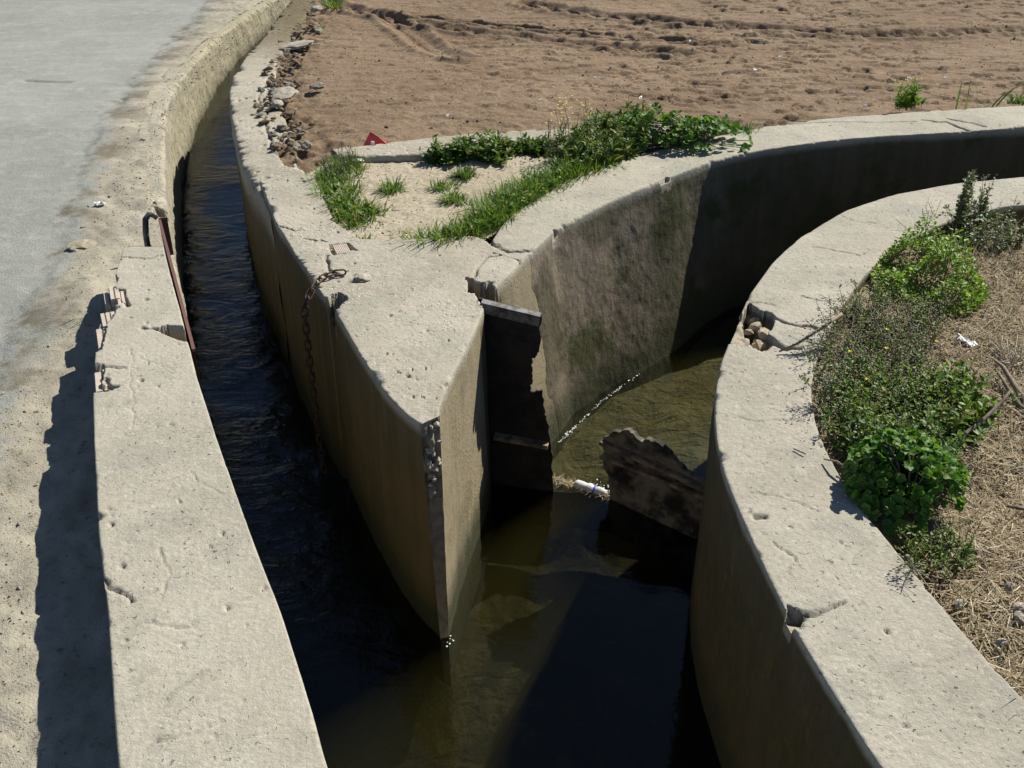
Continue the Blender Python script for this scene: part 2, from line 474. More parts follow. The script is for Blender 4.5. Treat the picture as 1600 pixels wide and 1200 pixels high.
def ruled(name, A, B, zt, zA, zB, mat, Ab=None, Bb=None, step=.006, view=None, smooth=120, amp=.004,
          edge=(.006, .016, .60), edgeB=None, cracks=(), notches=(), pits=0, pitr=(.003, .009), facerows=40, Bamp=.006, seed=1, parent=None, fj=.010, cap=False, grime_shade_fn=None):
    A, B = np.array(A, float), np.array(B, float)
    Ab = A if Ab is None else np.array(Ab, float); Bb = B if Bb is None else np.array(Bb, float)
    k0, k1 = view or (0, len(A))
    s, (a, bb, ab, b2) = resample(np.stack([A, B, Ab, Bb]), step, k0, k1)
    if smooth: a, bb, ab, b2 = [smooth_line(q, smooth) for q in (a, bb, ab, b2)]
    S = len(s)
    if callable(zt): zt = zt((a[:, 1] + bb[:, 1]) / 2)
    zt = np.broadcast_to(np.asarray(zt, float), (S,))
    wv = bb - a; wid = np.linalg.norm(wv, axis=1); nrm = wv / wid[:, None]
    def rad(sd, e):
        r0, r1, th = e
        n = fbm(s * 22, sd, o=3, seed=seed); n2 = fbm(s * 5, sd + 9, o=2, seed=seed)
        return r0 * (.6 + .8 * n) + r1 * sstep(th, th + .2, n) * sstep(.35, .6, n2)
    ra, rb = rad(1.5, edge), rad(7.5, edgeB or edge)
    ra = np.minimum(ra, wid * .3); rb = np.minimum(rb, wid * .3)
    nt_ = max(10, int(wid[k0:].max() / step))
    tt = np.concatenate([[0, .006, .015, .028], np.linspace(.045, .955, nt_), [.972, .985, .994, 1]])
    k = 1 - math.sqrt(.5)
    rows = []
    kinds = []
    # A face bottom -> top
    for q in np.concatenate([np.linspace(1, .06, facerows), [.045, .033, .024, .016, .01, .005, 0]]):
        d = k * ra + q * (zt - zA - k * ra)
        inset = np.where(d < ra, ra - np.sqrt(np.maximum(ra**2 - (ra - d)**2, 0)), 0)
        fq = d / (zt - zA)
        p = a + (ab - a) * fq[:, None] + nrm * inset[:, None]
        z = zt - d
        jit = 0
        if q > 0:
            jit = (fbm(p[:, 0]*7, p[:, 1]*7, z*7, 4, seed + 3) - .5) * fj * min(1, q * 12) + (fbm(p[:, 0]*45, p[:, 1]*45, z*45, 3, seed + 4) - .5) * fj * .3 * min(1, q * 20)
        p = p + nrm * np.asarray(jit)[..., None] if np.ndim(jit) else p
        rows.append(np.concatenate([p, z[:, None]], 1)); kinds.append(0)
    for t in tt[1:]:
        di = k * ra + t * (wid - k * (ra + rb)); do = wid - di
        dz = np.where(di < ra, ra - np.sqrt(np.maximum(ra**2 - (ra - di)**2, 0)), 0)
        dz = np.maximum(dz, np.where(do < rb, rb - np.sqrt(np.maximum(rb**2 - (rb - do)**2, 0)), 0))
        p = a + nrm * di[:, None]
        rows.append(np.concatenate([p, (zt - dz)[:, None]], 1)); kinds.append(1)
    for q in np.concatenate([[.012, .03, .06], np.linspace(.1, 1, 14)]):
        d = k * rb + q * (zt - zB - k * rb)
        inset = np.where(d < rb, rb - np.sqrt(np.maximum(rb**2 - (rb - d)**2, 0)), 0)
        fq = d / (zt - zB)
        p = bb + (b2 - bb) * fq[:, None] - nrm * inset[:, None]
        z = zt - d
        p = p - nrm * ((fbm(p[:, 0]*9, p[:, 1]*9, z*9, 4, seed + 5) - .5) * Bamp * 2 * min(1, q * 8))[:, None]
        rows.append(np.concatenate([p, z[:, None]], 1)); kinds.append(2)
    V = np.stack(rows, 1)                     # (S,N,3)
    N = V.shape[1]
    X, Y, Z = V[..., 0], V[..., 1], V[..., 2]
    top = np.broadcast_to(np.array(kinds) == 1, X.shape)
    rough = (fbm(X*3, Y*3, 0, 3, seed + 6) - .5) * 2.4 * amp + (fbm(X*15, Y*15, 0, 3, seed + 7) - .5) * .45 * amp + (fbm(X*70, Y*70, 0, 2, seed + 8) - .5) * .30 * amp * (.3 + 1.4 * fbm(X*2.5, Y*2.5, 9, 2, seed + 9))
    zt2 = zt[:, None] * np.ones_like(X)
    Z += np.where(Z > zt2 - .03, rough, 0)
    raw = np.zeros(X.shape); crk = np.zeros(X.shape)
    for poly, depth in notches:
        poly = [(float(u), float(v)) for u, v in poly]
        jx = (fbm(X*26, Y*26, 0, 4, seed + 11) - .5) * .034; jy = (fbm(X*26, Y*26, 5, 4, seed + 12) - .5) * .034
        ins = in_poly(X + jx, Y + jy, poly)
        fl = zt2 - depth + (fbm(X*28, Y*28, 0, 3, seed + 13) - .5) * min(.09, depth * .9)
        if depth < .5: raw[ins & (top | (Z > zt2 - depth - .03))] = 1
        Z[ins] = np.minimum(Z[ins], fl[ins])
    raw *= Z > zt2 - .22
    deep = np.zeros(X.shape, bool)
    for poly, depth in notches:
        if depth > .5: deep |= dist_line(X, Y, list(poly) + [poly[0]]) < .03
    raw[deep] = 0
    gfix = deep & (Z < zt2 - .05)
    for pl, wdt, dep in cracks:
        jx = (fbm(X*24, Y*24, 0, 3, seed + 14) - .5) * .028; jy = (fbm(X*24, Y*24, 7, 3, seed + 15) - .5) * .028
        d = dist_line(X + jx, Y + jy, pl)
        wl = wdt * (.5 + fbm(X*18, Y*18, 3, 2, seed + 16))
        gv = np.exp(-(d / wl)**2)
        crk = np.maximum(crk, np.where(top, np.exp(-(d / (wl * .8))**2), 0) * min(1, dep / .012))
        Z -= np.where(top & (Z > zt2 - .06), dep * gv, 0)
    r2 = np.random.default_rng(seed + 40)
    if pits:
        i0 = np.searchsorted(s, np.concatenate([[0], np.cumsum(np.linalg.norm(np.diff((A + B) / 2, axis=0), axis=1))])[[k0, min(k1, len(A) - 1)]])
        tops = np.where(np.array(kinds) == 1)[0]
        for _ in range(pits):
            ii = r2.integers(max(i0[0], 4), max(i0[1] - 4, i0[0] + 8)); jj = r2.integers(tops[3], tops[-3])
            cx, cy = X[ii, jj], Y[ii, jj]; r = pitr[0] + (pitr[1] - pitr[0]) * r2.random()**2.5
            sl = slice(max(0, ii - 6), ii + 7)
            ang = r2.uniform(0, 3.1); ex = r2.uniform(.25, .9)
            dx, dy = X[sl] - cx, Y[sl] - cy
            d2 = ((dx*math.cos(ang) + dy*math.sin(ang)))**2 + ((dy*math.cos(ang) - dx*math.sin(ang)) / ex)**2
            Z[sl] -= np.where(top[sl], r * 1.1 * np.exp(-(d2 / (r*r))**2 * (.6 + vnoise(X[sl]*160, Y[sl]*160, 0, 5))), 0)
    F = [grid_faces(S, N)]
    V2 = V.reshape(-1, 3)
    if cap:
        F.append(np.arange(N)[None, :])
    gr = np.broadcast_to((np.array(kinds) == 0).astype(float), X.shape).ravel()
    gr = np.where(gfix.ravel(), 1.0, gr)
    if grime_shade_fn: gr = gr * grime_shade_fn(X, Y, Z).ravel()
    return mesh_np(name, V2, F, mat, parent, attrs={'grime_shade': gr, 'raw': raw.ravel(), 'crack': crk.ravel()})

# parapet along the road (stands on the low canal wall)
par_in = [(-1.349, 3.725), (-1.215, 3.38), (-1.135, 3.18), (-1.085, 3.04), (-1.04, 2.935), (-.988, 2.796), (-.827, 2.415), (-.655, 2.027), (-.521, 1.737), (-.402, 1.447), (-.359, 1.331), (.207, 0), (.95, -1.75)]
par_out = [(-1.503, 3.725), (-1.455, 3.46), (-1.418, 3.20), (-1.385, 3.06), (-1.351, 2.956), (-1.29, 2.74), (-1.17, 2.40), (-1.03, 2.02), (-.915, 1.74), (-.80, 1.43), (-.761, 1.331), (-.245, 0), (.43, -1.75)]
parapet = empty('parapet_wall', (-1.0, 2.4, 0))
tag(parapet, 'straight beige concrete parapet wall between the road and the narrow canal, with bricks showing on its broken outer edge', 'wall')
def child(o, p):
    o.parent = p
    o.matrix_parent_inverse = Matrix.Translation(-Vector(p.location))
    return o
o = ruled('concrete_body', par_in, par_out, 0, -.215, -.34, M['parapet'], smooth=20, amp=.0045, seed=21, view=(0, 10), pits=80, facerows=16,
    Bamp=.012, edge=(.005, .010, .62), edgeB=(.006, .022, .60), cap=True,
    notches=[([(-1.208, 3.072), (-1.156, 3.094), (-1.103, 3.072), (-1.044, 2.977), (-1.080, 2.985), (-1.129, 3.011), (-1.167, 3.041)], .075),
             ([(-1.551, 3.484), (-1.467, 3.500), (-1.437, 3.441), (-1.416, 3.369), (-1.386, 3.359), (-1.360, 3.270), (-1.384, 3.241), (-1.440, 3.222)], .075),
             ([(-1.469, 3.241), (-1.368, 3.232), (-1.361, 3.157), (-1.372, 3.103), (-1.321, 2.935), (-1.354, 2.906)], .03),
             ([(-1.356, 2.850), (-1.286, 2.842), (-1.254, 2.728), (-1.214, 2.713), (-1.211, 2.691), (-1.257, 2.677), (-1.293, 2.670)], .024)],
    cracks=[([(-1.233, 2.939), (-1.187, 2.796), (-1.116, 2.578), (-1.089, 2.479)], .0025, .0022), ([(-1.193, 2.882), (-1.132, 2.846), (-1.052, 2.792)], .002, .003), ([(-1.483, 3.638), (-1.392, 3.621), (-1.319, 3.644)], .004, .008),
            ([(-1.236, 3.072), (-1.197, 3.072), (-1.166, 3.076)], .004, .015), ([(-1.412, 3.369), (-1.378, 3.319), (-1.339, 3.246)], .006, .02), ([(-1.290, 2.835), (-1.256, 2.823), (-1.213, 2.815)], .004, .012),
            ([(-1.258, 2.758), (-1.236, 2.721), (-1.212, 2.713)], .006, .02), ([(-0.721, 1.361), (-0.696, 1.384), (-0.636, 1.399), (-0.580, 1.431)], .003, .004), ([(-0.871, 1.678), (-0.805, 1.717), (-0.697, 1.688)], .003, .004), ([(-0.965, 1.853), (-0.936, 1.820), (-0.903, 1.799), (-0.884, 1.768)], .004, .01), ([(-0.864, 2.280), (-0.816, 2.210), (-0.763, 2.182)], .002, .004), ([(-0.858, 1.955), (-0.814, 1.864), (-0.800, 1.778)], .002, .004)])
child(o, parapet)

# hollow bricks exposed on the outer edge
def hollow_brick(c, L, W, H, rz, ribs=5):
    g = Geo()
    rot = np.array(Matrix.Rotation(rz, 3, 'Z'))
    g.box((0, 0, 0), (L, W, H))
    for i in range(ribs):
        y = -W/2 + W * (i + .5) / ribs
        g.box((0, y, H/2 + .003), (L * .99, W / ribs * .72, .006))
    for s_ in (-1, 1):
        for i in range(2):
            g.box((s_ * L/2, W * (i - .5) * .5, H/2 * .3), (.006, W * .34, .006))
    g.v = [v @ rot.T + np.array(c) for v in g.v]
    return g
brk = [([(-1.431, 3.344)][0], .11, .035, .06, -.03, 2, 1.95), ([(-1.397, 3.309)][0], .10, .028, .05, -.028, 2, 1.95), ([(-1.461, 3.339)][0], .10, .02, .05, -.045, 1, 1.95), ([(-1.372, 3.175)][0], .10, .10, .05, -.036, 6, 1.98),
       ([(-1.365, 3.024)][0], .15, .045, .05, -.034, 2, 1.95), ([(-1.280, 2.758)][0], .12, .05, .05, -.034, 2, 1.93), ([(-1.277, 2.796)][0], .11, .03, .04, -.027, 3, 1.93)]
for (x, y), L_, W_, H_, z_, rb_, an in brk:
    x, y, z_ = x + .012, y + .005, z_ - .012
    child(hollow_brick((x, y, z_), L_, W_, H_, an, rb_).build('hollow_brick', M['brick'], smooth=False), parapet)

# low pebbly wall on the road side of the narrow canal
lf = [(1.05, -1.75), (.31, 0), (-.25, 1.33), (-.44, 1.8), (-.70, 2.4), (-1.02, 2.95), (-1.155, 3.28), (-1.289, 3.655), (-1.434, 4.066), (-1.575, 4.47), (-1.745, 5.03), (-1.965, 5.81), (-2.12, 6.39), (-2.25, 7.05), (-2.34, 7.73), (-2.41, 8.5), (-2.43, 9.3), (-2.36, 10.5), (-2.1, 11.8), (-1.5, 13.3), (-.6, 14.6)]
LZ = ([-9, 5.2, 5.8, 6.4, 7.1, 7.7, 9.3, 10.5, 30], [-.205, -.205, -.22, -.27, -.34, -.40, -.50, -.55, -.60])
lane_z = lambda y: np.interp(y, *LZ)
lf = [(x - (.16 if y < 2.5 else .06 if y < 3 else 0), y) for x, y in lf]
def offset(P, d):
    P = np.array(P, float); t = np.gradient(P, axis=0); t /= np.linalg.norm(t, axis=1)[:, None]
    return P + np.stack([-t[:, 1], t[:, 0]], -1) * d
lo = offset(lf, .17)
o = ruled('canal_wall', lf, lo, lane_z, -1.05, -.6, M['lane'], fj=.03, step=.009, view=(3, 19), smooth=60, amp=.008, edge=(.02, .06, .45), seed=31, pits=90, pitr=(.005, .012), facerows=60,
    notches=[([(-1.680, 4.615), (-1.617, 4.584), (-1.573, 4.478), (-1.615, 4.493), (-1.662, 4.553)], .05)])
tag(o, 'low pebbly canal wall along the road, level with the dusty verge, curving away past the parapet', 'wall')

# rough ledge on the field side of the narrow canal
le_in = [(-1.02, 4.13), (-1.125, 4.40), (-1.256, 4.692), (-1.369, 5.048), (-1.501, 5.505), (-1.62, 5.97), (-1.706, 6.41), (-1.775, 7.04), (-1.807, 7.75), (-1.85, 8.45), (-1.876, 9.15), (-1.82, 10.2), (-1.65, 11.2), (-1.1, 12.8), (-.2, 14.2)]
le_out = [(-.84, 4.18), (-.90, 4.46), (-1.0, 4.777), (-1.12, 5.193), (-1.25, 5.627), (-1.37, 6.05), (-1.46, 6.52), (-1.545, 7.1), (-1.59, 7.75), (-1.63, 8.45), (-1.65, 9.2), (-1.58, 10.2), (-1.4, 11.2), (-.85, 12.8), (0, 14.2)]
ledge_z = lambda y: np.interp(y, [-9, 5.5, 6.0, 6.4, 7.04, 7.75, 9.15, 30], [-.045, -.05, -.07, -.10, -.15, -.20, -.25, -.3])
land_z = lambda y: -np.interp(y, [-9, 5.5, 6.0, 6.4, 7.04, 7.75, 9.15, 30], [0, 0, .02, .05, .10, .15, .20, .25])
o = ruled('canal_ledge', le_in, le_out, ledge_z, -1.05, -.4, M['ledge'], fj=.022, step=.008, view=(0, 12), smooth=30, amp=.008, edge=(.02, .05, .42), edgeB=(.02, .06, .4), seed=41, pits=160, pitr=(.006, .015),
    cracks=[([(-1.346, 5.849), (-1.302, 5.398), (-1.191, 5.048), (-1.101, 4.820)], .006, .02), ([(-1.474, 6.369), (-1.422, 5.849), (-1.302, 5.398)], .005, .015)],
    notches=[([(-1.400, 6.126), (-1.232, 6.126), (-1.164, 5.731), (-1.317, 5.754), (-1.376, 5.910)], .05), ([(-1.541, 7.138), (-1.376, 7.224), (-1.336, 6.735), (-1.429, 6.689)], .05), ([(-1.181, 5.048), (-1.097, 5.144), (-1.022, 4.717), (-1.073, 4.734)], .04)])
tag(o, 'rough crumbling concrete ledge curving along the canal beside the brown field', 'wall')

# dividing wall: the wedge between the two channels
dl = [(-1.123, 4.438), (-1.04, 4.2), (-.964, 3.974), (-.88, 3.78), (-.83, 3.66), (-.79, 3.58), (-.765, 3.53), (-.745, 3.48), (-.719, 3.42), (-.69, 3.36), (-.62, 3.222), (-.494, 2.915), (-.387, 2.684), (-.305, 2.55), (-.262, 2.503)]
dr = [(-.894, 4.517), (-.80, 4.2), (-.717, 3.96), (-.60, 3.80), (-.40, 3.785), (-.152, 3.835), (-.075, 3.76), (.07, 3.684), (.0, 3.516), (-.055, 3.395), (-.094, 3.23), (-.145, 2.956), (-.196, 2.721), (-.214, 2.59), (-.214, 2.543)]
dlb = dl[:-3] + [(-.375, 2.66), (-.275, 2.50), (-.222, 2.432)]
drb = dr[:7] + [(.235, 3.60), (.17, 3.46), (.09, 3.34), (-.06, 3.22), (-.125, 2.90), (-.175, 2.63), (-.197, 2.46), (-.205, 2.427)]
divider = empty('dividing_wall', (-.4, 3.4, 0))
tag(divider, 'wedge shaped concrete wall dividing the two channels, its sharp tip crumbled to rubble', 'wall')
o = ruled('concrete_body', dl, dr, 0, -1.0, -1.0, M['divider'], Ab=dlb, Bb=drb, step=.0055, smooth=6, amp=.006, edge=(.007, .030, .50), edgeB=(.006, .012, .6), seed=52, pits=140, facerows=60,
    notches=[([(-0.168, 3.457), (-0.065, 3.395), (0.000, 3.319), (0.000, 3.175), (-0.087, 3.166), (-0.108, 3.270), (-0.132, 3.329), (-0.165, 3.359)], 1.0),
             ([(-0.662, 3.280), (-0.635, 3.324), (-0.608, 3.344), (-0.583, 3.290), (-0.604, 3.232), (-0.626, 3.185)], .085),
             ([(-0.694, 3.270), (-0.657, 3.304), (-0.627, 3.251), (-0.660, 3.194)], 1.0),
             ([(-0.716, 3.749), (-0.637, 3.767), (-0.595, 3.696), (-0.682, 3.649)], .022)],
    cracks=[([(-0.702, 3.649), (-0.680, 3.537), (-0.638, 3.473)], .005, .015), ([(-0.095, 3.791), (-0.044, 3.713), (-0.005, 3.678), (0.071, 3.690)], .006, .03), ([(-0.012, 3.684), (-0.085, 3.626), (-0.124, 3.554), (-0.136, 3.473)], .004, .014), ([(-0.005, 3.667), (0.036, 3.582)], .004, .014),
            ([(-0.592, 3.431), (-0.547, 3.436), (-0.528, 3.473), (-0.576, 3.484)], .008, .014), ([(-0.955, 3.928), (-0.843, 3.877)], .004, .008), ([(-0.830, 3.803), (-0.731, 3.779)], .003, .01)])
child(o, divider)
# the broken tip: plaster gone, stones showing
g = Geo()
nz, nx = 130, 12
tz = np.linspace(0, 1, nz)[:, None]; tx = np.linspace(0, 1, nx)[None, :]
lt = np.array([-.267, 2.505]) * (1 - tz[..., None]) + np.array([-.2235, 2.430]) * tz[..., None]
rt = np.array([-.211, 2.548]) * (1 - tz[..., None]) + np.array([-.2035, 2.425]) * tz[..., None]
P2 = lt * (1 - tx[..., None]) + rt * tx[..., None]
ZZ = np.broadcast_to(-.002 - tz * .995, (nz, nx))
ups = sstep(0, .03, tz) * sstep(.30, .24, tz) * (1 - (2 * tx - 1)**4)
dep = ups * (fbm(P2[..., 0]*50, P2[..., 1]*50, ZZ*32, 3, 61) - .52) * .07 + .006 * (fbm(P2[..., 0]*30, P2[..., 1]*30, ZZ*20, 3, 62) - .4)
VV = np.stack([P2[..., 0] + .4 * dep, P2[..., 1] - dep, ZZ], -1)
g.add(VV.reshape(-1, 3), grid_faces(nz, nx)[:, ::-1])
tip = g.build('broken_tip', M['tip'])
tag(tip, 'crumbled tip where the plaster has fallen away')
child(tip, divider)
def pebble(r, seed, flat=.7, sub=2):
    bm = bmesh.new()
    bmesh.ops.create_icosphere(bm, subdivisions=sub, radius=1)
    off = Vector((seed * 3.7, seed * 1.3, seed * 2.1))
    sx, sy = 1 + .35 * math.sin(seed * 2.3), 1 - .25 * math.sin(seed * 1.7)
    for v in bm.verts:
        n = mnoise.noise(v.co * 1.1 + off) * .45 + mnoise.noise(v.co * 2.6 + off) * .22 + mnoise.noise(v.co * 6 + off) * .07
        v.co = v.co * (1 + n)
        v.co = Vector((v.co.x * sx, v.co.y * sy, v.co.z * flat)) * r
    V = np.array([v.co[:] for v in bm.verts]); T = np.array([[v.index for v in f.verts] for f in bm.faces])
    bm.free()
    return V, T
g = Geo()
for i in range(20):
    t = random.uniform(.0, .25); u = random.uniform(.12, .88)
    wfi = 1 - .25 * t
    u = .5 + (u - .5) * wfi
    p = np.array([-.267 + .043*t, 2.505 - .075*t]) * (1 - u) + np.array([-.211 + .008*t, 2.548 - .123*t]) * u
    V, T = pebble(random.choice((.006, .008, .010, .012)) * (1.15 - t), i * 1.7 + 3, .8, 1)
    g.add(V + np.array([p[0] + .003, p[1] - .003, -.010 - t * .985]), None, T)
child(g.build('rubble_stone', M['stone'], smooth=False), divider)
# a ribbed piece of brick set flush in the top, and a grey cement patch
x, y = [(-0.656, 3.707)][0]
child(hollow_brick((x, y, -.022), .085, .055, .03, .35 + math.pi/2, 8).build('ribbed_brick', M['brick'], smooth=False), divider)

# outer wall of the wide channel
oi = [(.028, 3.61), (.074, 3.684), (.166, 3.877), (.29, 4.033), (.406, 4.178), (.557, 4.324), (.716, 4.477), (.905, 4.668), (1.054, 4.76), (1.221, 4.84), (1.557, 4.959), (1.895, 5.045), (2.228, 5.093), (2.575, 5.162), (3.2, 5.24), (4, 5.3), (6, 5.2), (9, 5.0)]
oo = [(-.10, 3.70), (-.087, 3.767), (-.02, 4.02), (.12, 4.24), (.24, 4.44), (.42, 4.62), (.62, 4.78), (.80, 4.90), (.95, 4.98), (1.15, 5.12), (1.5, 5.27), (1.85, 5.36), (2.2, 5.43), (2.6, 5.50), (3.2, 5.58), (4, 5.62), (6, 5.52), (9, 5.3)]
ob = [(.195, 3.53), (.235, 3.60), (.295, 3.735), (.40, 3.87), (.52, 3.985), (.65, 4.10), (.79, 4.25), (.96, 4.52), (1.08, 4.68), (1.23, 4.80), (1.56, 4.94), (1.9, 5.03), (2.23, 5.08), (2.58, 5.15), (3.2, 5.23), (4, 5.29), (6, 5.19), (9, 4.99)]
o = ruled('curved_canal_wall', oi, oo, -.002, -1.0, -.4, M['outer'], fj=.014, grime_shade_fn=lambda X, Y, Z: np.clip(sstep(.50, .95, X + (fbm(X*4, Y*4, Z*4, 4, 77) - .5) * .9) + .9 * sstep(.58, .68, fbm(X*2.5, Y*2.5, Z*2.5, 4, 78)), 0, 1), Ab=ob, step=.006, view=(0, 15), smooth=30, amp=.005, edge=(.007, .022, .58), edgeB=(.01, .02, .5), seed=71, pits=70, facerows=90,  # mask darkens the right part: painted shade mixed with dark algae
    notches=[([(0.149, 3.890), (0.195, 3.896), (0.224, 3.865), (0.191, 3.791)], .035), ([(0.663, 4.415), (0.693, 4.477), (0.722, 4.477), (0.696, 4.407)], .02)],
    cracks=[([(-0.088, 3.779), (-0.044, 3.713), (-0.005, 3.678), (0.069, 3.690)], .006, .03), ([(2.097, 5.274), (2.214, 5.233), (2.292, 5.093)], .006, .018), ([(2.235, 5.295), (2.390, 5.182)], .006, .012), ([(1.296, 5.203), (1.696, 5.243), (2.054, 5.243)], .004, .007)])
tag(o, 'long curved concrete wall on the far side of the wide channel, weeds along its top edge', 'wall')

# inner bank wall
ii_ = [(9, 4.3), (6, 4.45), (4, 4.56), (3.0, 4.56), (2.292, 4.477), (1.977, 4.399), (1.659, 4.275), (1.385, 4.085), (1.135, 3.815), (.97, 3.57), (.838, 3.319), (.732, 3.041), (.655, 2.835), (.616, 2.684), (.590, 2.545), (.575, 2.415), (.571, 2.266), (.578, 2.129), (.599, 1.909), (.628, 1.697), (.666, 1.514), (.708, 1.338), (.95, .6), (1.4, -.5), (2.0, -1.8)]
io_ = [(9, 4.0), (6, 4.15), (4, 4.26), (3.0, 4.25), (2.35, 4.17), (2.06, 4.12), (1.80, 3.985), (1.56, 3.79), (1.369, 3.582), (1.226, 3.369), (1.118, 3.175), (1.029, 2.998), (.955, 2.835), (.905, 2.684), (.878, 2.52), (.873, 2.384), (.882, 2.215), (.91, 2.06), (.955, 1.87), (.997, 1.70), (1.045, 1.53), (1.10, 1.35), (1.36, .7), (1.80, -.35), (2.4, -1.65)]
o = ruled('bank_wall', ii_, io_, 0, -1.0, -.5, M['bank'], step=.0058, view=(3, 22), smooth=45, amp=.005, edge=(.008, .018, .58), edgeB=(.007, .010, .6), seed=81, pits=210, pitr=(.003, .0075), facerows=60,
    notches=[([(0.818, 3.261), (0.837, 3.241), (0.858, 3.194), (0.890, 3.175), (0.902, 3.139), (0.875, 3.076), (0.843, 3.032), (0.861, 2.981), (0.824, 2.923), (0.793, 2.911), (0.765, 2.956), (0.789, 3.041), (0.776, 3.107)], .13),
             ([(0.665, 2.956), (0.737, 3.130), (0.789, 3.175), (0.789, 3.041), (0.763, 2.948)], .028),
             ([(0.622, 1.768), (0.649, 1.751), (0.656, 1.727), (0.637, 1.701), (0.623, 1.707)], .03)],
    cracks=[([(0.887, 3.143), (0.911, 3.112), (0.937, 3.103), (1.014, 3.067)], .006, .02), ([(0.859, 2.968), (0.878, 2.935), (0.931, 2.939)], .008, .02), ([(0.638, 1.741), (0.668, 1.733), (0.713, 1.753), (0.764, 1.778)], .005, .012), ([(0.833, 3.270), (0.879, 3.241), (0.915, 3.232)], .003, .008),
            ([(1.017, 3.309), (1.098, 3.270), (1.194, 3.295)], .003, .008), ([(1.168, 3.725), (1.230, 3.696), (1.328, 3.649)], .003, .006), ([(0.618, 2.082), (0.642, 2.082)], .006, .012), ([(0.783, 1.549), (0.923, 1.602), (1.027, 1.621)], .0025, .003), ([(0.615, 2.545), (0.721, 2.511), (0.835, 2.528)], .002, .005), ([(0.621, 2.182), (0.702, 2.169), (0.786, 2.103)], .002, .004), ([(0.645, 1.979), (0.681, 1.932), (0.660, 1.864)], .0025, .006), ([(1.328, 4.074), (1.393, 3.974), (1.466, 3.954)], .002, .005)])
tag(o, 'broad pale curved wall top between the wide channel and the weedy bank, with a broken hole', 'wall')
bank_hole = [(0.840, 3.258), (0.838, 3.157), (0.806, 3.130), (0.852, 3.099), (0.864, 3.221), (0.891, 3.203), (0.833, 3.069), (0.842, 3.203)]

# low kerb behind the sandy pocket
o = ruled('low_kerb', [(-.80, 4.69), (-.713, 4.69), (-.477, 4.715), (-.302, 4.787), (-.122, 4.858), (.186, 4.935), (.5, 4.97), (.8, 5.02)],
    [(-.86, 4.81), (-.789, 4.815), (-.614, 4.88), (-.312, 4.972), (-.126, 5.028), (.191, 5.10), (.5, 5.14), (.8, 5.18)], .018, -.25, -.25, M['ledge'], step=.007, smooth=40, amp=.007, edge=(.014, .03, .45), seed=91, pits=60, facerows=12)
tag(o, 'low pale concrete kerb between the sandy patch and the ploughed field', 'kerb')

# ------------------------------------------------------------------ ground sheets
def axis(lo, f0, f1, hi, fine, grow=1.35):
    mid = np.arange(f0, f1 + fine, fine)
    a, s, x = [], fine, f1
    while x < hi: s *= grow; x += s; a.append(x)
    b_, s, x = [], fine, f0
    while x > lo: s *= grow; x -= s; b_.append(x)
    return np.concatenate([b_[::-1], mid, a])

def sheet(name, xs, ys, zf, mask, mat, kind='structure', attrs=None):
    X, Y = np.meshgrid(xs, ys, indexing='ij')
    Z = zf(X, Y)
    V = np.stack([X, Y, Z], -1).reshape(-1, 3)
    F = grid_faces(len(xs), len(ys))
    c = V[F].mean(1)
    F = F[mask(c[:, 0], c[:, 1])][:, ::-1]
    at = {k: f(V[:, 0], V[:, 1]) for k, f in attrs.items()} if attrs else None
    V, F, at = compact(V, F, at)
    o = mesh_np(name, V, F, mat, attrs=at)
    return tag(o, kind=kind)

ledge_mid = [((a + c) / 2 + .03, (b + d) / 2) for (a, b), (c, d) in zip(le_in, le_out)]
outer_mid = [((a + 2*c) / 3, (b + 2*d) / 3) for (a, b), (c, d) in zip(oi, oo)]
inner_mid = [((a + 2*c) / 3, (b + 2*d) / 3) for (a, b), (c, d) in zip(ii_, io_)]
lane_mid = [((a + c) / 2, (b + d) / 2) for (a, b), (c, d) in zip(lf, lo)]
trk = [([(-1.810, 9.447), (-1.239, 8.823), (-0.782, 8.289), (-0.379, 8.003), (0.363, 7.623), (0.876, 7.307), (1.159, 7.142)], .065, .032), ([(0.106, 9.063), (0.411, 8.776), (0.798, 8.482), (1.450, 8.185), (2.349, 7.924), (3.035, 7.866), (3.998, 8.043)], .075, .04), ([(-1.009, 8.593), (-0.755, 7.963), (-0.583, 7.376), (-0.337, 6.982)], .07, .018), ([(-0.800, 8.504), (0.000, 8.164), (0.920, 7.734), (1.577, 7.551)], .03, .016)]

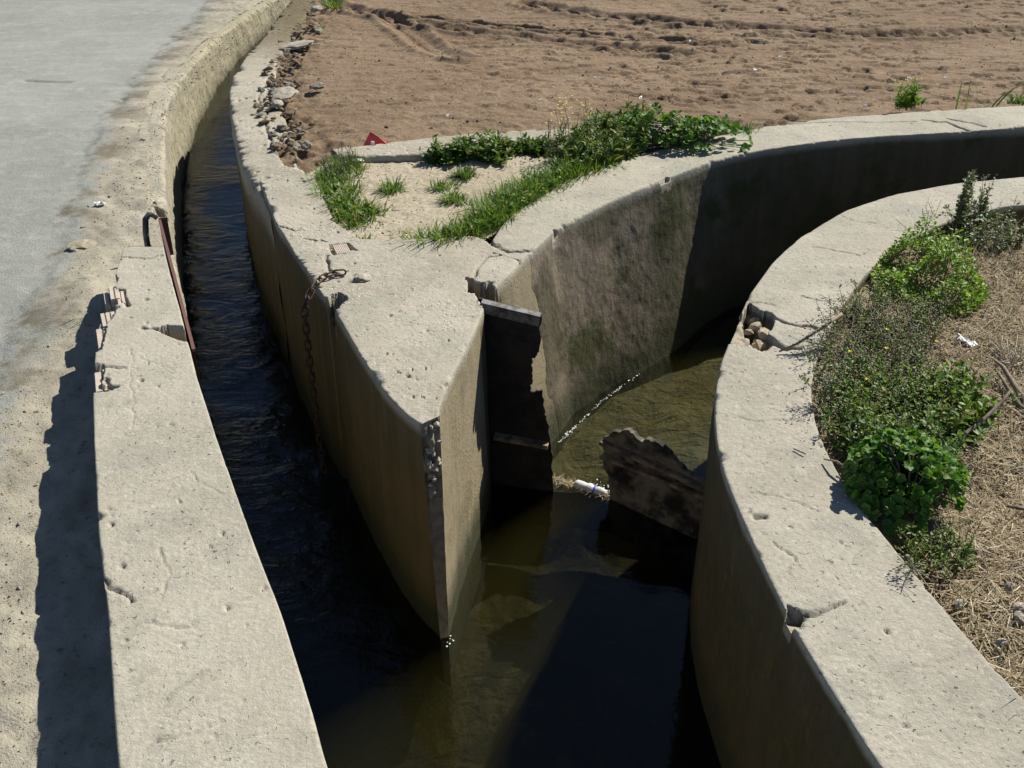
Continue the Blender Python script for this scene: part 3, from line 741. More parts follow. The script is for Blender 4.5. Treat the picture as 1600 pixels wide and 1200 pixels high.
field_poly = [ledge_mid[0], (-.80, 4.60), (-.82, 4.77), (-.5, 4.80), (-.2, 4.92), (.19, 5.02), (.5, 5.06), (.85, 5.06)] + outer_mid[9:] + [(90, 5), (90, 120), (-2, 120), (-1, 15)] + ledge_mid[::-1][:-1]
def field_z(X, Y):
    n = fbm(X*1.2, Y*1.2, 0, 4, 101)
    amt = .45 + .55 * sstep(-.6, 1.4, X + (Y - 5.5) * .25) * sstep(.3, .6, fbm(X*.9, Y*.9, 4, 2, 109))
    z = -.05 + (n - .5) * .05
    z += amt * .013 * sstep(.53, .58, fbm(X*3.2, Y*8, 0, 4, 102)) * fbm(X*1.7, Y*3, 2, 2, 117)
    z -= amt * .012 * sstep(.58, .68, fbm(X*6, Y*10, 3, 4, 103))
    z += amt * .015 * sstep(.60, .66, fbm(X*8, Y*15, 0, 4, 104))
    z += (fbm(X*40, Y*40, 0, 3, 105) - .5) * .008
    fp = fbm(X*9, Y*9, 6, 2, 106)
    for pl, wd, dp in trk:
        d = dist_line(X + (fbm(X*2, Y*2, 0, 2, 107) - .5) * .06, Y, pl)
        z -= dp * sstep(wd * 1.5, wd * .3, d) * (.5 + .5 * fp + .25 * np.sign(np.sin(X * 55 + Y * 20)) * (d < wd))
        z += .022 * np.exp(-((d - wd * 1.8) / (wd * .5))**2) * (.5 + .8 * fp)
    dl_ = dist_line(X, Y, ledge_mid)
    z += np.exp(-(dl_ / .28)**2) * (-.045 + .11 * (fbm(X*14, Y*14, 0, 3, 108) - .4))
    do_ = dist_line(X, Y, outer_mid)
    z = np.minimum(z, -.022 + .35 * np.maximum(do_ - .08, 0))
    far = sstep(10.5, 12, Y) + sstep(5, 6, X)
    return np.where(far > 0, -.05 * np.ones_like(z), z) + land_z(Y)
sheet('field', axis(-3, -1.95, 4.6, 90, .0115), axis(3, 4.4, 9.6, 120, .0125), field_z, lambda x, y: in_poly(x, y, field_poly), M['soil'])

pocket_poly = [(-.98, 4.40), (-.86, 4.1), (-.72, 3.78), (-.45, 3.70), (-.15, 3.76), (-.04, 3.95), (.10, 4.18), (.24, 4.36), (.42, 4.52), (.64, 4.70), (.86, 4.86), (1.1, 5.02), (1.2, 5.15), (.8, 5.10), (.5, 5.05), (.19, 5.02), (-.12, 4.94), (-.3, 4.88), (-.5, 4.80), (-.8, 4.76), (-.9, 4.62)]
def pocket_z(X, Y):
    z = -.018 + (fbm(X*3, Y*3, 0, 3, 111) - .5) * .018 + (fbm(X*18, Y*18, 0, 3, 112) - .5) * .010 + (fbm(X*70, Y*70, 0, 2, 113) - .5) * .006
    return np.minimum(z, -.008)
sheet('sandy_ground', np.arange(-1.0, 1.25, .008), np.arange(3.65, 5.2, .008), pocket_z, lambda x, y: in_poly(x, y, pocket_poly), M['pocket'])

bank_poly = inner_mid + [(2.3, -20), (90, -20), (90, 4.0)]
hollow = np.array([(2.165, 4.242)][0])
def bank_z(X, Y):
    d = dist_line(X, Y, inner_mid)
    z = -.045 - .05 * sstep(.2, 1.2, d) + (fbm(X*2.2, Y*2.2, 0, 4, 121) - .5) * .07 + (fbm(X*12, Y*12, 0, 4, 122) - .5) * .035 + (fbm(X*45, Y*45, 0, 3, 123) - .5) * .012
    hd = np.hypot((X - hollow[0] - .12) / .5, (Y - hollow[1] + .02) / .22)
    z -= .13 * np.exp(-hd**2)
    return np.minimum(z, -.018 + .25 * np.maximum(d - .12, 0))
sheet('dry_bank', axis(.5, .85, 3.4, 90, .011), axis(-20, .9, 4.5, 8, .011), bank_z, lambda x, y: in_poly(x, y, bank_poly), M['drysoil'])

edge_line = [(-1.0, -2.0), (-1.35, .8), (-1.6, 2.0)] + [(-1.582, 2.625), (-1.690, 3.073), (-1.794, 3.586), (-1.866, 4.045), (-1.939, 4.379), (-2.034, 4.759), (-2.107, 5.148), (-2.247, 5.808)] + [(-2.400, 6.549)] + [(-2.594, 7.727)] + [(-2.873, 10.673)] + [(-2.6, 12.5), (-2.3, 14)]
def side_dust(x, y):
    # signed distance to the road's ragged edge: + on the canal side
    ex = np.interp(y, [p[1] for p in sorted(edge_line, key=lambda q: q[1])], [p[0] for p in sorted(edge_line, key=lambda q: q[1])])
    return .5 + (x - ex) * 1.9
def road_z(X, Y):
    du = np.clip(side_dust(X, Y), 0, 1)
    z = lane_z(Y) - .003 + (fbm(X*1.5, Y*1.5, 0, 3, 131) - .5) * .02
    z += du * ((fbm(X*9, Y*9, 0, 4, 132) - .5) * .035 + (fbm(X*35, Y*35, 0, 3, 133) - .5) * .014)
    z += (1 - du) * (fbm(X*60, Y*60, 0, 2, 134) - .5) * .004
    # a cracked step where the surfacing ends
    z += .008 * sstep(.30, .42, side_dust(X, Y) + (fbm(X*5, Y*5, 0, 4, 135) - .5) * .35)
    # earth banked against the end of the parapet
    z += .05 * np.exp(-(np.hypot(X + 1.62, (Y - 3.65) / 1.8) / .16)**2)
    for pl, wd, dp in (([(-3.354, 7.224), (-3.211, 7.191), (-3.053, 7.175)], .03, .02), ([(-2.594, 6.287), (-2.501, 6.417), (-2.467, 6.622)], .02, .012), ([(-2.639, 6.040), (-2.495, 6.224)], .012, .01)):
        z -= dp * np.exp(-(dist_line(X + (fbm(X*6, Y*6, 1, 3, 136) - .5) * .1, Y, pl) / wd)**2)
    return z
road_poly = lane_mid + [(0, 120), (-90, 120), (-90, -20), (1.0, -20)]
rx, ry = axis(-90, -4.6, -.4, 1.2, .014), axis(-20, .9, 11.2, 120, .0145)
def rmask(x, y): return in_poly(x, y, road_poly)
def dusty(x, y): return side_dust(x, y) + (fbm(x*5, y*5, 0, 4, 135) - .5) * .35
sheet('road', rx, ry, road_z, lambda x, y: rmask(x, y) & (dusty(x, y) < .5), M['road'], attrs={'dust': side_dust})
sheet('verge', rx, ry, road_z, lambda x, y: rmask(x, y) & (dusty(x, y) >= .5), M['road'], attrs={'dust': side_dust})

# canal bed and water
def bed_z(X, Y):
    z = -.985 + (fbm(X*4, Y*4, 0, 4, 141) - .5) * .08
    up = sstep(3.15, 3.4, Y) * sstep(-.1, .1, X)
    dp = sstep(.1, -.2, X - np.interp(Y, [1.0, 2.45, 3.3, 4.4, 6, 9], [-.4, -.22, -.4, -.9, -1.3, -1.6])) * sstep(1.9, 2.6, Y)
    z -= (1 - up) * (.14 + .10 * (fbm(X*2.3, Y*2.3, 8, 3, 142) - .5)) + dp * .15
    return z + up * .125
sheet('canal_bed', axis(-3.2, -2.7, 3.2, 9.5, .03), axis(-2, 0, 6, 14, .03), bed_z, lambda x, y: x > -99, M['bed'])
def ripple(x, y):
    ex = np.interp(y, [1.0, 2.45, 3.3, 4.4, 6, 9], [-.4, -.22, -.4, -.9, -1.3, -1.6])
    return .07 + .38 * sstep(.08, -.10, x - ex) * sstep(1.6, 2.6, y) + .0 * x
xs = axis(-3.2, -2.6, 2.8, 9.5, .05); ys = axis(-2, 0, 6, 14, .05)
def water_body():
    nx_, ny_ = len(xs), len(ys)
    X, Y = np.meshgrid(xs, ys, indexing='ij')
    top = np.stack([X, Y, np.full(X.shape, -.8)], -1).reshape(-1, 3)
    bot = top.copy(); bot[:, 2] = -1.7
    F = grid_faces(nx_, ny_); n = len(top)
    idx = np.arange(n).reshape(nx_, ny_)
    ring = np.concatenate([idx[:, 0], idx[-1, 1:], idx[-2::-1, -1], idx[0, -2:0:-1]])
    nxt = np.roll(ring, -1)
    side = np.stack([ring + n, nxt + n, nxt, ring], -1)
    V = np.concatenate([top, bot])
    o = mesh_np('water', V, [np.concatenate([F[:, ::-1], F + n, side])], M['water'], attrs={'ripple': ripple(V[:, 0], V[:, 1])})
    tag(o, kind='structure')
water_body()

# ------------------------------------------------------------------ sluice gate remains
def plate(outline, thick, O, D, mat, name, parent):
    O = Vector((*O, 0)); d = (Vector((*D, 0)) - O).normalized(); n = Vector((-d.y, d.x, 0))
    # subdivide the outline and roughen the torn edges
    bm = bmesh.new()
    vs = [bm.verts.new(O + d * u + Vector((0, 0, z))) for u, z in outline]
    f = bm.faces.new(vs)
    r = bmesh.ops.extrude_face_region(bm, geom=[f])
    for v in r['geom']:
        if isinstance(v, bmesh.types.BMVert): v.co += n * thick
    bmesh.ops.recalc_face_normals(bm, faces=bm.faces)
    bmesh.ops.triangulate(bm, faces=bm.faces)
    me = bpy.data.meshes.new(name); bm.to_mesh(me); bm.free(); me.materials.append(mat)
    o = bpy.data.objects.new(name, me); col.objects.link(o)
    return child(o, parent)
def torn(pts, lo, hi, n, amp, seed):
    out = []
    for i, p in enumerate(pts):
        q = pts[(i + 1) % len(pts)]
        out.append(p)
        if lo <= i < hi:
            for k in range(1, n):
                t = k / n; nx_, ny_ = q[1] - p[1], -(q[0] - p[0]); L_ = math.hypot(nx_, ny_) + 1e-9
                j = (vn1(seed + i * n + k) - .5) * amp
                out.append((p[0] + (q[0] - p[0]) * t + nx_ / L_ * j, p[1] + (q[1] - p[1]) * t + ny_ / L_ * j))
    return out
def vn1(i): return float(hash3(np.array([i]), np.array([3]), np.array([5]), 9)[0])
GO, GD = (-.13, 3.275), (.70, 3.115)
gd = Vector((GD[0] - GO[0], GD[1] - GO[1], 0)).normalized(); gn = Vector((-gd.y, gd.x, 0))
gate = empty('sluice_gate', (GO[0], GO[1], -.8))
tag(gate, 'tall black rusted sluice gate remnant still standing in its slot beside the dividing wall', 'sluice gate')
o1 = [(0.014, 0.009), (0.235, -0.030), (0.233, -0.106), (0.230, -0.180), (0.221, -0.202), (0.205, -0.219), (0.208, -0.267), (0.210, -0.311), (0.201, -0.334), (0.201, -0.353), (0.218, -0.356), (0.227, -0.347), (0.246, -0.350), (0.255, -0.427), (0.260, -0.469), (0.273, -0.505), (0.279, -0.568), (0.288, -0.656), (0.290, -0.731), (0.303, -0.869)]
o1 = torn(o1, 1, len(o1) - 2, 4, .010, 11) 
o1 = o1 + [(o1[-1][0], -.98), (0, -.98)]
plate(o1, .007, GO, GD, M['rust'], 'plate', gate)
def gate_bar(name, p0, p1, h, dp, mat, parent, O=GO, d=gd, n=gn):
    g = Geo()
    a = Vector((*O, 0)) + d * p0[0] + Vector((0, 0, p0[1])); c = Vector((*O, 0)) + d * p1[0] + Vector((0, 0, p1[1]))
    ax = (c - a).normalized(); up = Vector((0, 0, 1)); q = ax.cross(up).normalized(); up = q.cross(ax)
    Rm = np.array([ax, q, up]).T
    ctr = (a + c) / 2
    g.box(ctr + q * (dp / 2), ((c - a).length, dp, .006), Rm)
    g.box(ctr + q * dp + up * (-h / 2), ((c - a).length, .005, h), Rm)
    return child(g.build(name, mat, smooth=False), parent)
q0 = [(0.028, 0.005), (0.237, -0.029)]
gate_bar('top_rail', q0[0], q0[1], .035, .03, M['steel'], gate)
q0 = [(0.068, -0.555), (0.274, -0.572)]
gate_bar('stiffener', q0[0], q0[1], .012, .03, M['rib'], gate)
plate([(.0, -.98), (.82, -.98), (.82, -.835), (.6, -.815), (.5, -.822), (.4, -.806), (.31, -.81), (.22, -.83), (.1, -.82), (0, -.83)], .007, (GO[0] - gn.x*.0, GO[1] + .012), (GD[0], GD[1] + .012), M['rust'], 'sill_plate', gate)

RO, RD = (.338, 3.20), (.663, 2.94)
rd = Vector((RD[0] - RO[0], RD[1] - RO[1], 0)).normalized(); rn = Vector((-rd.y, rd.x, 0))
gate2 = empty('sluice_gate', (RO[0], RO[1], -.8))
tag(gate2, 'torn bent rusty gate plate with two ribs sticking out of the water by the bank', 'sluice gate')
o2 = [(0.474, -0.677), (0.315, -0.719), (0.137, -0.762), (0.051, -0.768), (0.039, -0.719), (0.022, -0.684), (0.006, -0.662), (0.001, -0.617), (0.011, -0.594), (-0.002, -0.565), (0.005, -0.530), (0.040, -0.489), (0.070, -0.482), (0.110, -0.453), (0.136, -0.470), (0.167, -0.482), (0.195, -0.458), (0.221, -0.455), (0.265, -0.472), (0.302, -0.497), (0.337, -0.514), (0.381, -0.539), (0.458, -0.536)]
zb = min(p[1] for p in o2)
o2 = [(u, -.96) if i in (0, 3) else (u, z) for i, (u, z) in enumerate(o2)]
o2 = [o2[0]] + o2[3:]
o2 = torn(o2, 1, len(o2) - 2, 3, .012, 47)
plate(o2, .02, RO, RD, M['scale'], 'plate', gate2)
q0 = [(-0.000, -0.544), (0.459, -0.547)]
gate_bar('rib', q0[0], q0[1], .010, .022, M['rib'], gate2, RO, rd, rn)
q0 = [(0.006, -0.605), (0.463, -0.582)]
gate_bar('rib', q0[0], q0[1], .010, .022, M['rib'], gate2, RO, rd, rn)

# spare gate stowed between the parapet and the low canal wall
sg = empty('gate_plate', (-1.35, 3.7, -.2))
tag(sg, 'red rusty steel plate with bent grey pipe handle beside the far end of the parapet', 'sluice gate')
pth = [(-1.456, 4.037), (-1.337, 3.725), (-1.247, 3.497), (-1.166, 3.289), (-1.115, 3.162), (-1.042, 2.974)]
g = Geo()
a = Vector((*pth[0], 0)); c = Vector((*pth[-1], 0)); ax = (c - a).normalized(); q = ax.cross(Vector((0, 0, 1))).normalized()
Lp = (c - a).length
Rm = np.array([ax, q, Vector((0, 0, 1))]).T
ctr = (a + c) / 2
g.box(ctr + Vector((0, 0, -.22)), (Lp, .008, .38), Rm)
child(g.build('plate', M['rust'], smooth=False), sg)
g = Geo()
g.box(ctr + Vector((0, 0, -.027)), (Lp + .004, .011, .010), Rm)
child(g.build('top_edge', M['redrust'], smooth=False), sg)
g = Geo()
e = a - ax * .012
g.box(e + Vector((0, 0, -.105)) - q * .014, (.006, .034, .17), Rm)
child(g.build('end_plate', M['redrust'], smooth=False), sg)
g = Geo()
h0 = a - q * -.0 + Vector((0, 0, -.02))
pa = [h0 + Vector(v) for v in ((-.012, .012, .0), (-.025, .014, .012), (-.045, .012, .016), (-.058, .0, .0), (-.060, -.02, -.05), (-.058, -.035, -.10), (-.045, -.04, -.13))]
g.tube([p[:] for p in pa], .0125, 10)
child(g.build('handle', M['steel']), sg)

# ------------------------------------------------------------------ chain
chain = empty('chain', (-.72, 3.40, 0))
tag(chain, 'rusty iron chain hanging from the dividing wall down to the canal water', 'chain')
def link_mesh():
    g = Geo()
    pts = []
    for k in range(20):
        t = k / 20 * 2 * math.pi
        cx = .0125 if math.cos(t) > 0 else -.0125
        pts.append((cx + .0105 * math.cos(t), .0105 * math.sin(t), 0))
    pts.append(pts[0]); pts.append(pts[1])
    g.tube(pts, .0036, 6, False)
    return g
lk0 = link_mesh().build('link', M['chain'])
edge_p = [(-0.713, 3.344)][0]
path = [Vector((*p, .012)) for p in [(-0.614, 3.473), (-0.647, 3.468), (-0.672, 3.452), (-0.693, 3.420), (-0.704, 3.384)]] + [Vector((edge_p[0] - .012, edge_p[1] - .012, -.015))]
hang = Vector((edge_p[0] - .028, edge_p[1] - .034, 0))
path += [Vector((hang.x, hang.y, -.06)), Vector((hang.x - .002, hang.y, -.3)), Vector((hang.x + .004, hang.y - .004, -.79))]
cum = [0]
for i in range(1, len(path)): cum.append(cum[-1] + (path[i] - path[i-1]).length)
def at_len(s_):
    for i in range(1, len(path)):
        if s_ <= cum[i]: return path[i-1].lerp(path[i], (s_ - cum[i-1]) / (cum[i] - cum[i-1]))
    return path[-1]
pitch = .0345
for i in range(int(cum[-1] / pitch)):
    p0, p1 = at_len(i * pitch), at_len((i + 1) * pitch)
    lk = lk0 if i == 0 else lk0.copy()
    if i: col.objects.link(lk)
    dv = (p1 - p0).normalized()
    sd_ = Vector((.9, .4, 0)) if i % 2 else Vector((0, 0, 1)) if abs(dv.z) < .7 else Vector((-.4, .9, 0))
    yv = (sd_ - dv * sd_.dot(dv)).normalized(); zv = dv.cross(yv)
    lk.parent = chain
    mw = Matrix.Translation((p0 + p1) / 2) @ Matrix((dv, yv, zv)).transposed().to_4x4()
    lk.matrix_basis = Matrix.Translation(-Vector(chain.location)) @ mw
# ------------------------------------------------------------------ stones and litter
stone_me = []
for i in range(6):
    V, T = pebble(1.0, i * 1.9 + 11, .55, 3)
    me_o = mesh_np('stone', V, [T], M['stone'] if i % 2 else M['greystone'], smooth=False)
    stone_me.append(me_o.data)
    bpy.data.objects.remove(me_o)
def stone(name, p, r, kind=0, rot=None, label='', cat='stone', group=None, mat=None, sc=(1, 1, 1)):
    me = stone_me[kind % 6]
    if mat:
        me = me.copy(); me.materials.clear(); me.materials.append(mat)
    o = bpy.data.objects.new(name, me); col.objects.link(o)
    o.location = p; o.scale = (r * sc[0], r * sc[1], r * sc[2])
    o.rotation_euler = rot or (random.uniform(-.3, .3), random.uniform(-.3, .3), random.uniform(0, 6.28))
    return tag(o, label, cat, group)
rub_line = [(-1.087, 4.913), (-1.144, 5.125), (-1.204, 5.341), (-1.292, 5.662), (-1.350, 5.894), (-1.375, 6.143), (-1.423, 6.437), (-1.441, 6.727), (-1.487, 7.138), (-1.511, 7.520), (-1.533, 7.861), (-1.529, 8.230)]
clod_me = []
for me in stone_me[:3]:
    m2 = me.copy(); m2.materials.clear(); m2.materials.append(M['clod']); clod_me.append(m2)
for i in range(190):
    t = random.random() * (len(rub_line) - 1); k = int(t); f = t - k
    x = rub_line[k][0] * (1 - f) + rub_line[k+1][0] * f; y = rub_line[k][1] * (1 - f) + rub_line[k+1][1] * f
    stone('rubble_stone', (x + random.gauss(.015, .05), y + random.gauss(0, .05), random.uniform(-.055, -.03) + float(land_z(y))), random.choice((.010, .012, .014, .014, .018, .018, .022, .026, .03)), i * 2,
          rot=(random.uniform(-.6, .6), random.uniform(-.6, .6), random.uniform(0, 6.28)), sc=(1, random.uniform(.55, 1), random.uniform(.5, 1.1)),
          label='broken stone in the rubble row between the canal ledge and the brown field', group='rubble along the canal ledge')
    if i % 3 != 0: col.objects[-1].data = clod_me[i % 3]
for (px, r, kd, sc, lb) in (([(-1.570, 8.732)][0], .075, 1, (1, .7, .45), 'pale flat stone at the far end of the rubble row'),
                            ([(-1.467, 7.336)][0], .085, 3, (1.2, .6, .3), 'long pale slab lying across the rubble row'),
                            ([(-1.274, 5.845)][0], .070, 5, (1, 1, .45), 'round grey stone, largest in the rubble row'),
                            ([(-1.273, 5.632)][0], .05, 1, (1, .8, .5), 'pale stone just below the round grey stone'),
                            ([(-1.115, 6.021)][0], .035, 2, (1, 1, .8), 'dark clod of a stone lying on the soil beside the rubble row')):
    stone('stone', (*px, -.02 + float(land_z(px[1]))), r, kd, (0.1, -.12, .4), lb, 'stone', None, M['stone'] if kd % 2 else M['greystone'], sc)
stone('rock', (*[(-1.848, 4.170)][0], -.200), .06, 3, (.1, .1, .9), 'pinkish half buried rock on the verge where the road surface ends', 'rock', None, M['rubble'], (1, .8, .5))
# rubble in the broken hole of the bank wall
chunk_me = []
for i in range(3):
    V, T = pebble(1.0, i * 2.7 + 21, .75, 2)
    V = V + .10 * np.sign(V) * (np.abs(V).max(1, keepdims=True) - np.abs(V))
    oc_ = mesh_np('chunk', V * np.array([1, .8, .7]), [T], M['chunk'], smooth=False); chunk_me.append(oc_.data); bpy.data.objects.remove(oc_)
for i, (x, y) in enumerate(bank_hole):
    stone('rubble_stone', (x, y, -.055 + random.uniform(-.01, .02)), (.05, .036, .026, .034, .040, .022, .036, .03)[i % 8], 0, sc=(1, .75, .8), label='chunk of broken concrete lying in the hole of the bank wall', cat='stone', group='chunks in the broken hole')
    col.objects[-1].data = chunk_me[i % 3]
x, y = [(-0.542, 3.452)][0]
stone('stone', (x, y, .002), .045, 1, (0, 0, .2), 'pale flat flake of cement beside the chain ring on the dividing wall', 'stone', None, M['stone'], (1, .7, .35))

def grit(name, area, n, rr, zf, mat, label, dens=None):
    P = scatter_(n, area)
    V0, T0 = pebble(1.0, 2.0, .65, 1)
    z = zf(P[:, 0], P[:, 1])
    r_ = rng.uniform(rr[0], rr[1], n) * np.where(rng.random(n) < .06, 2, 1)
    an = rng.uniform(0, 6.28, n); c_, s_ = np.cos(an)[:, None], np.sin(an)[:, None]
    sx = rng.uniform(.6, 1.3, n)[:, None]
    X = (V0[None, :, 0] * sx * c_ - V0[None, :, 1] * s_) * r_[:, None] + P[:, 0:1]
    Y = (V0[None, :, 0] * sx * s_ + V0[None, :, 1] * c_) * r_[:, None] + P[:, 1:2]
    Z = V0[None, :, 2] * r_[:, None] + z[:, None] + r_[:, None] * .2
    T = (np.arange(n)[:, None, None] * len(V0) + T0[None]).reshape(-1, 3)
    o = mesh_np(name, np.stack([X, Y, Z], -1).reshape(-1, 3), [T], mat, smooth=False)
    return tag(o, label, 'gravel', kind='stuff')
def scatter_(n, area):
    P = np.array(area); out = []; tot = 0
    while tot < n:
        x = rng.uniform(P[:, 0].min(), P[:, 0].max(), n * 2); y = rng.uniform(P[:, 1].min(), P[:, 1].max(), n * 2)
        k = in_poly(x, y, area); out.append(np.stack([x[k], y[k]], -1)); tot += k.sum()
    return np.concatenate(out)[:n]
grit('verge_gravel', [(-1.903, 4.218), (-2.075, 5.075), (-2.272, 6.129), (-2.413, 7.609), (-2.492, 9.060), (-2.121, 9.060), (-2.146, 7.106), (-2.037, 6.129), (-1.742, 4.986), (-1.607, 4.356), (-1.679, 4.087), (-1.686, 3.902), (-1.561, 3.417), (-1.692, 3.229), (-1.802, 3.785)], 900, (.0015, .005), road_z, M['rubble'], 'dark grit scattered over the dusty verge')
grit('verge_gravel', [(-1.725, 2.975), (-1.624, 3.229), (-1.348, 2.305), (-1.040, 1.487), (-1.109, 1.487)], 260, (.0015, .004), road_z, M['rubble'], 'loose grit on the dusty ground beside the parapet shadow')
grit('sand_gravel', [(-0.711, 4.653), (-0.479, 4.721), (0.122, 4.825), (0.000, 4.412), (-0.159, 4.054), (-0.258, 3.910), (-0.560, 3.848), (-0.646, 3.923), (-0.672, 4.337)], 420, (.0015, .0045), pocket_z, M['rubble'], 'loose grit on the sandy patch')
grit('bank_gravel', [(0.997, 1.874), (1.349, 2.013), (1.094, 1.425), (1.076, 1.507)], 240, (.003, .007), bank_z, M['stone'], 'pale chips lying in the dry grass of the bank')
grit('field_clods', [(-1.457, 8.301), (4.081, 8.301), (3.016, 5.849), (1.286, 5.451), (0.336, 5.398), (-0.459, 5.243), (-1.008, 5.001), (-1.292, 5.849)], 1100, (.002, .007), field_z, M['clod'], 'crumbled clods all over the ploughed field')

def scrap(p, sx, sy, rz, label, mat, name='paper_scrap', cat='litter', group=None, h=.012):
    n = 9
    u, v = np.meshgrid(np.linspace(-.5, .5, n), np.linspace(-.5, .5, n), indexing='ij')
    zz = (fbm(u*4 + p[0]*9, v*4 + p[1]*7, 0, 3, 151) - .3) * h * 2
    c_, s_ = math.cos(rz), math.sin(rz)
    px_ = u * sx * (1 - .3 * v); py_ = v * sy
    V0 = np.stack([px_*c_ - py_*s_, px_*s_ + py_*c_, zz], -1).reshape(-1, 3)
    F0 = grid_faces(n, n)
    V = np.concatenate([V0, V0 - np.array([0, 0, .0015])]); F = np.concatenate([F0, F0[:, ::-1] + n*n])
    o = mesh_np(name, V, F, mat); o.location = (*p, 0) if len(p) == 2 else p
    return tag(o, label, cat, group)
scrap((*[(-1.923, 4.607)][0], -.19), .05, .03, .3, 'white paper scrap lying on the dusty verge by the road', M['white'], h=.02)
scrap((*[(1.509, 3.034)][0], -.035), .028, .075, .55, 'white plastic strip lying in the dry grass of the bank', M['white'], 'plastic_strip', h=.02)
scrap((*[(-0.710, 4.670)][0], .0), .045, .02, .1, 'white scrap at the left end of the low kerb', M['white'])
scrap((*[(-0.512, 4.746)][0], .0), .022, .022, .1, 'tiny white pebble like scrap below the middle of the low kerb', M['white'])
for i, p in enumerate([(0.157, 5.652), (0.702, 5.698), (1.557, 7.097), (2.327, 6.169), (2.541, 6.183), (1.881, 5.528), (0.488, 6.169), (1.231, 7.413), (1.472, 6.402), (1.885, 5.816), (1.717, 6.820), (-0.334, 5.367)]):
    scrap((*p, -.02 + .01 + float(land_z(p[1]))), random.uniform(.012, .035), random.uniform(.008, .02), random.uniform(0, 3), 'small white scrap lying loose on the ploughed brown field', M['white'], group='white scraps on the field')
for i, p in enumerate([(1.042, 1.805), (1.179, 1.792), (1.165, 1.757), (1.091, 1.682), (0.956, 1.688), (1.185, 1.863), (1.155, 1.989)]):
    stone('pebble', (*p, -.03), random.uniform(.008, .014), i * 2 + 1, label='small pale pebble on the dry grass bank beside the wall', cat='pebble', group='pebbles on the dry bank', mat=M['stone'])

# crumpled red bag behind the kerb
x, y = [(-0.663, 4.861)][0]
g = Geo()
rb_ = [(-.085, .0, -.03), (-.02, .005, .085), (.035, .0, .05), (.095, .0, -.01), (.085, .09, -.03), (.0, .10, .02), (-.08, .08, -.03), (-.012, -.03, -.02), (.05, -.03, -.03)]
T = [(0, 7, 1), (7, 2, 1), (7, 8, 2), (8, 3, 2), (1, 2, 5), (2, 3, 4), (2, 4, 5), (0, 1, 6), (1, 5, 6)]
g.add(np.array(rb_) * .75 + np.array([x, y + .03, 0]), None, T)
bagr = empty('red_bag', (x, y, -.03)); tag(bagr, 'crumpled red plastic packet poking up behind the low kerb', 'litter')
child(g.build('packet', M['red'], smooth=False), bagr)
g = Geo(); g.box((x - .005, y - .006, .005), (.016, .004, .05), np.array(Matrix.Rotation(.2, 3, 'Y')))
child(g.build('white_stripe', M['white'], smooth=False), bagr)

# floating bottle against the sunken sill
x0, y0 = [(0.242, 3.261)][0]; x1, y1 = [(0.364, 3.200)][0]
a = Vector((x0, y0, -.797)); c = Vector((x1, y1, -.797)); ax = (c - a).normalized(); L_ = (c - a).length
bot = empty('plastic_bottle', a); tag(bot, 'white plastic bottle with a blue band floating against the sunken gate sill', 'bottle')
def lathe(prof, n=18):
    g = Geo()
    q = ax.cross(Vector((0, 0, 1))).normalized(); up = q.cross(ax)
    V = [a + ax * u + (q * math.cos(t) + up * math.sin(t)) * r for u, r in prof for t in np.arange(n) * 2 * math.pi / n]
    K = len(prof)
    g.add([v[:] for v in V], [(i*n + j, i*n + (j+1) % n, (i+1)*n + (j+1) % n, (i+1)*n + j) for i in range(K-1) for j in range(n)])
    return g
child(lathe([(0, .002), (.003, .014), (.012, .021), (.035, .021), (.05, .018), (.07, .022), (.078, .018), (.082, .016)]).build('bottle_body', M['dirtywhite']), bot)
child(lathe([(.082, .0155), (.083, .017), (.090, .017), (.091, .0155)]).build('blue_band', M['blue']), bot)
child(lathe([(.091, .0155), (.10, .0185), (L_ - .02, .0175), (L_ - .006, .013), (L_, .002)]).build('bottle_end', M['dirtywhite']), bot)

# bubbles along the waterline: sun sparkle built as glossy white beads
g = Geo()
def beads(P, n, z=-.798, r=(.0012, .0032), spread=.006):
    P = [Vector((*p, z)) for p in P]
    for i in range(n):
        t = random.random() * (len(P) - 1); k = int(t)
        p = P[k].lerp(P[k+1], t - k)
        V, T = pebble(random.uniform(*r), 3.0, .8, 2)
        g.add(V * .9 + np.array([p.x + random.gauss(0, spread), p.y + random.gauss(0, spread), z]), None, T)
beads([(0.195, 3.543), (0.224, 3.589), (0.250, 3.636), (0.282, 3.683), (0.324, 3.747)], 60, spread=.004)
beads([(0.324, 3.747), (0.377, 3.832), (0.433, 3.905), (0.503, 3.995), (0.578, 4.083)], 50, spread=.003)
beads([(0.319, 3.262), (0.347, 3.229), (0.370, 3.209)], 40, spread=.02)
beads([(-0.199, 2.456), (-0.188, 2.431), (-0.206, 2.417)], 9)
o = g.build('glint_beads', M['glint_bead'])
tag(o, 'tiny bright bubbles built as beads along the waterline of the curved wall', 'glints', kind='stuff')

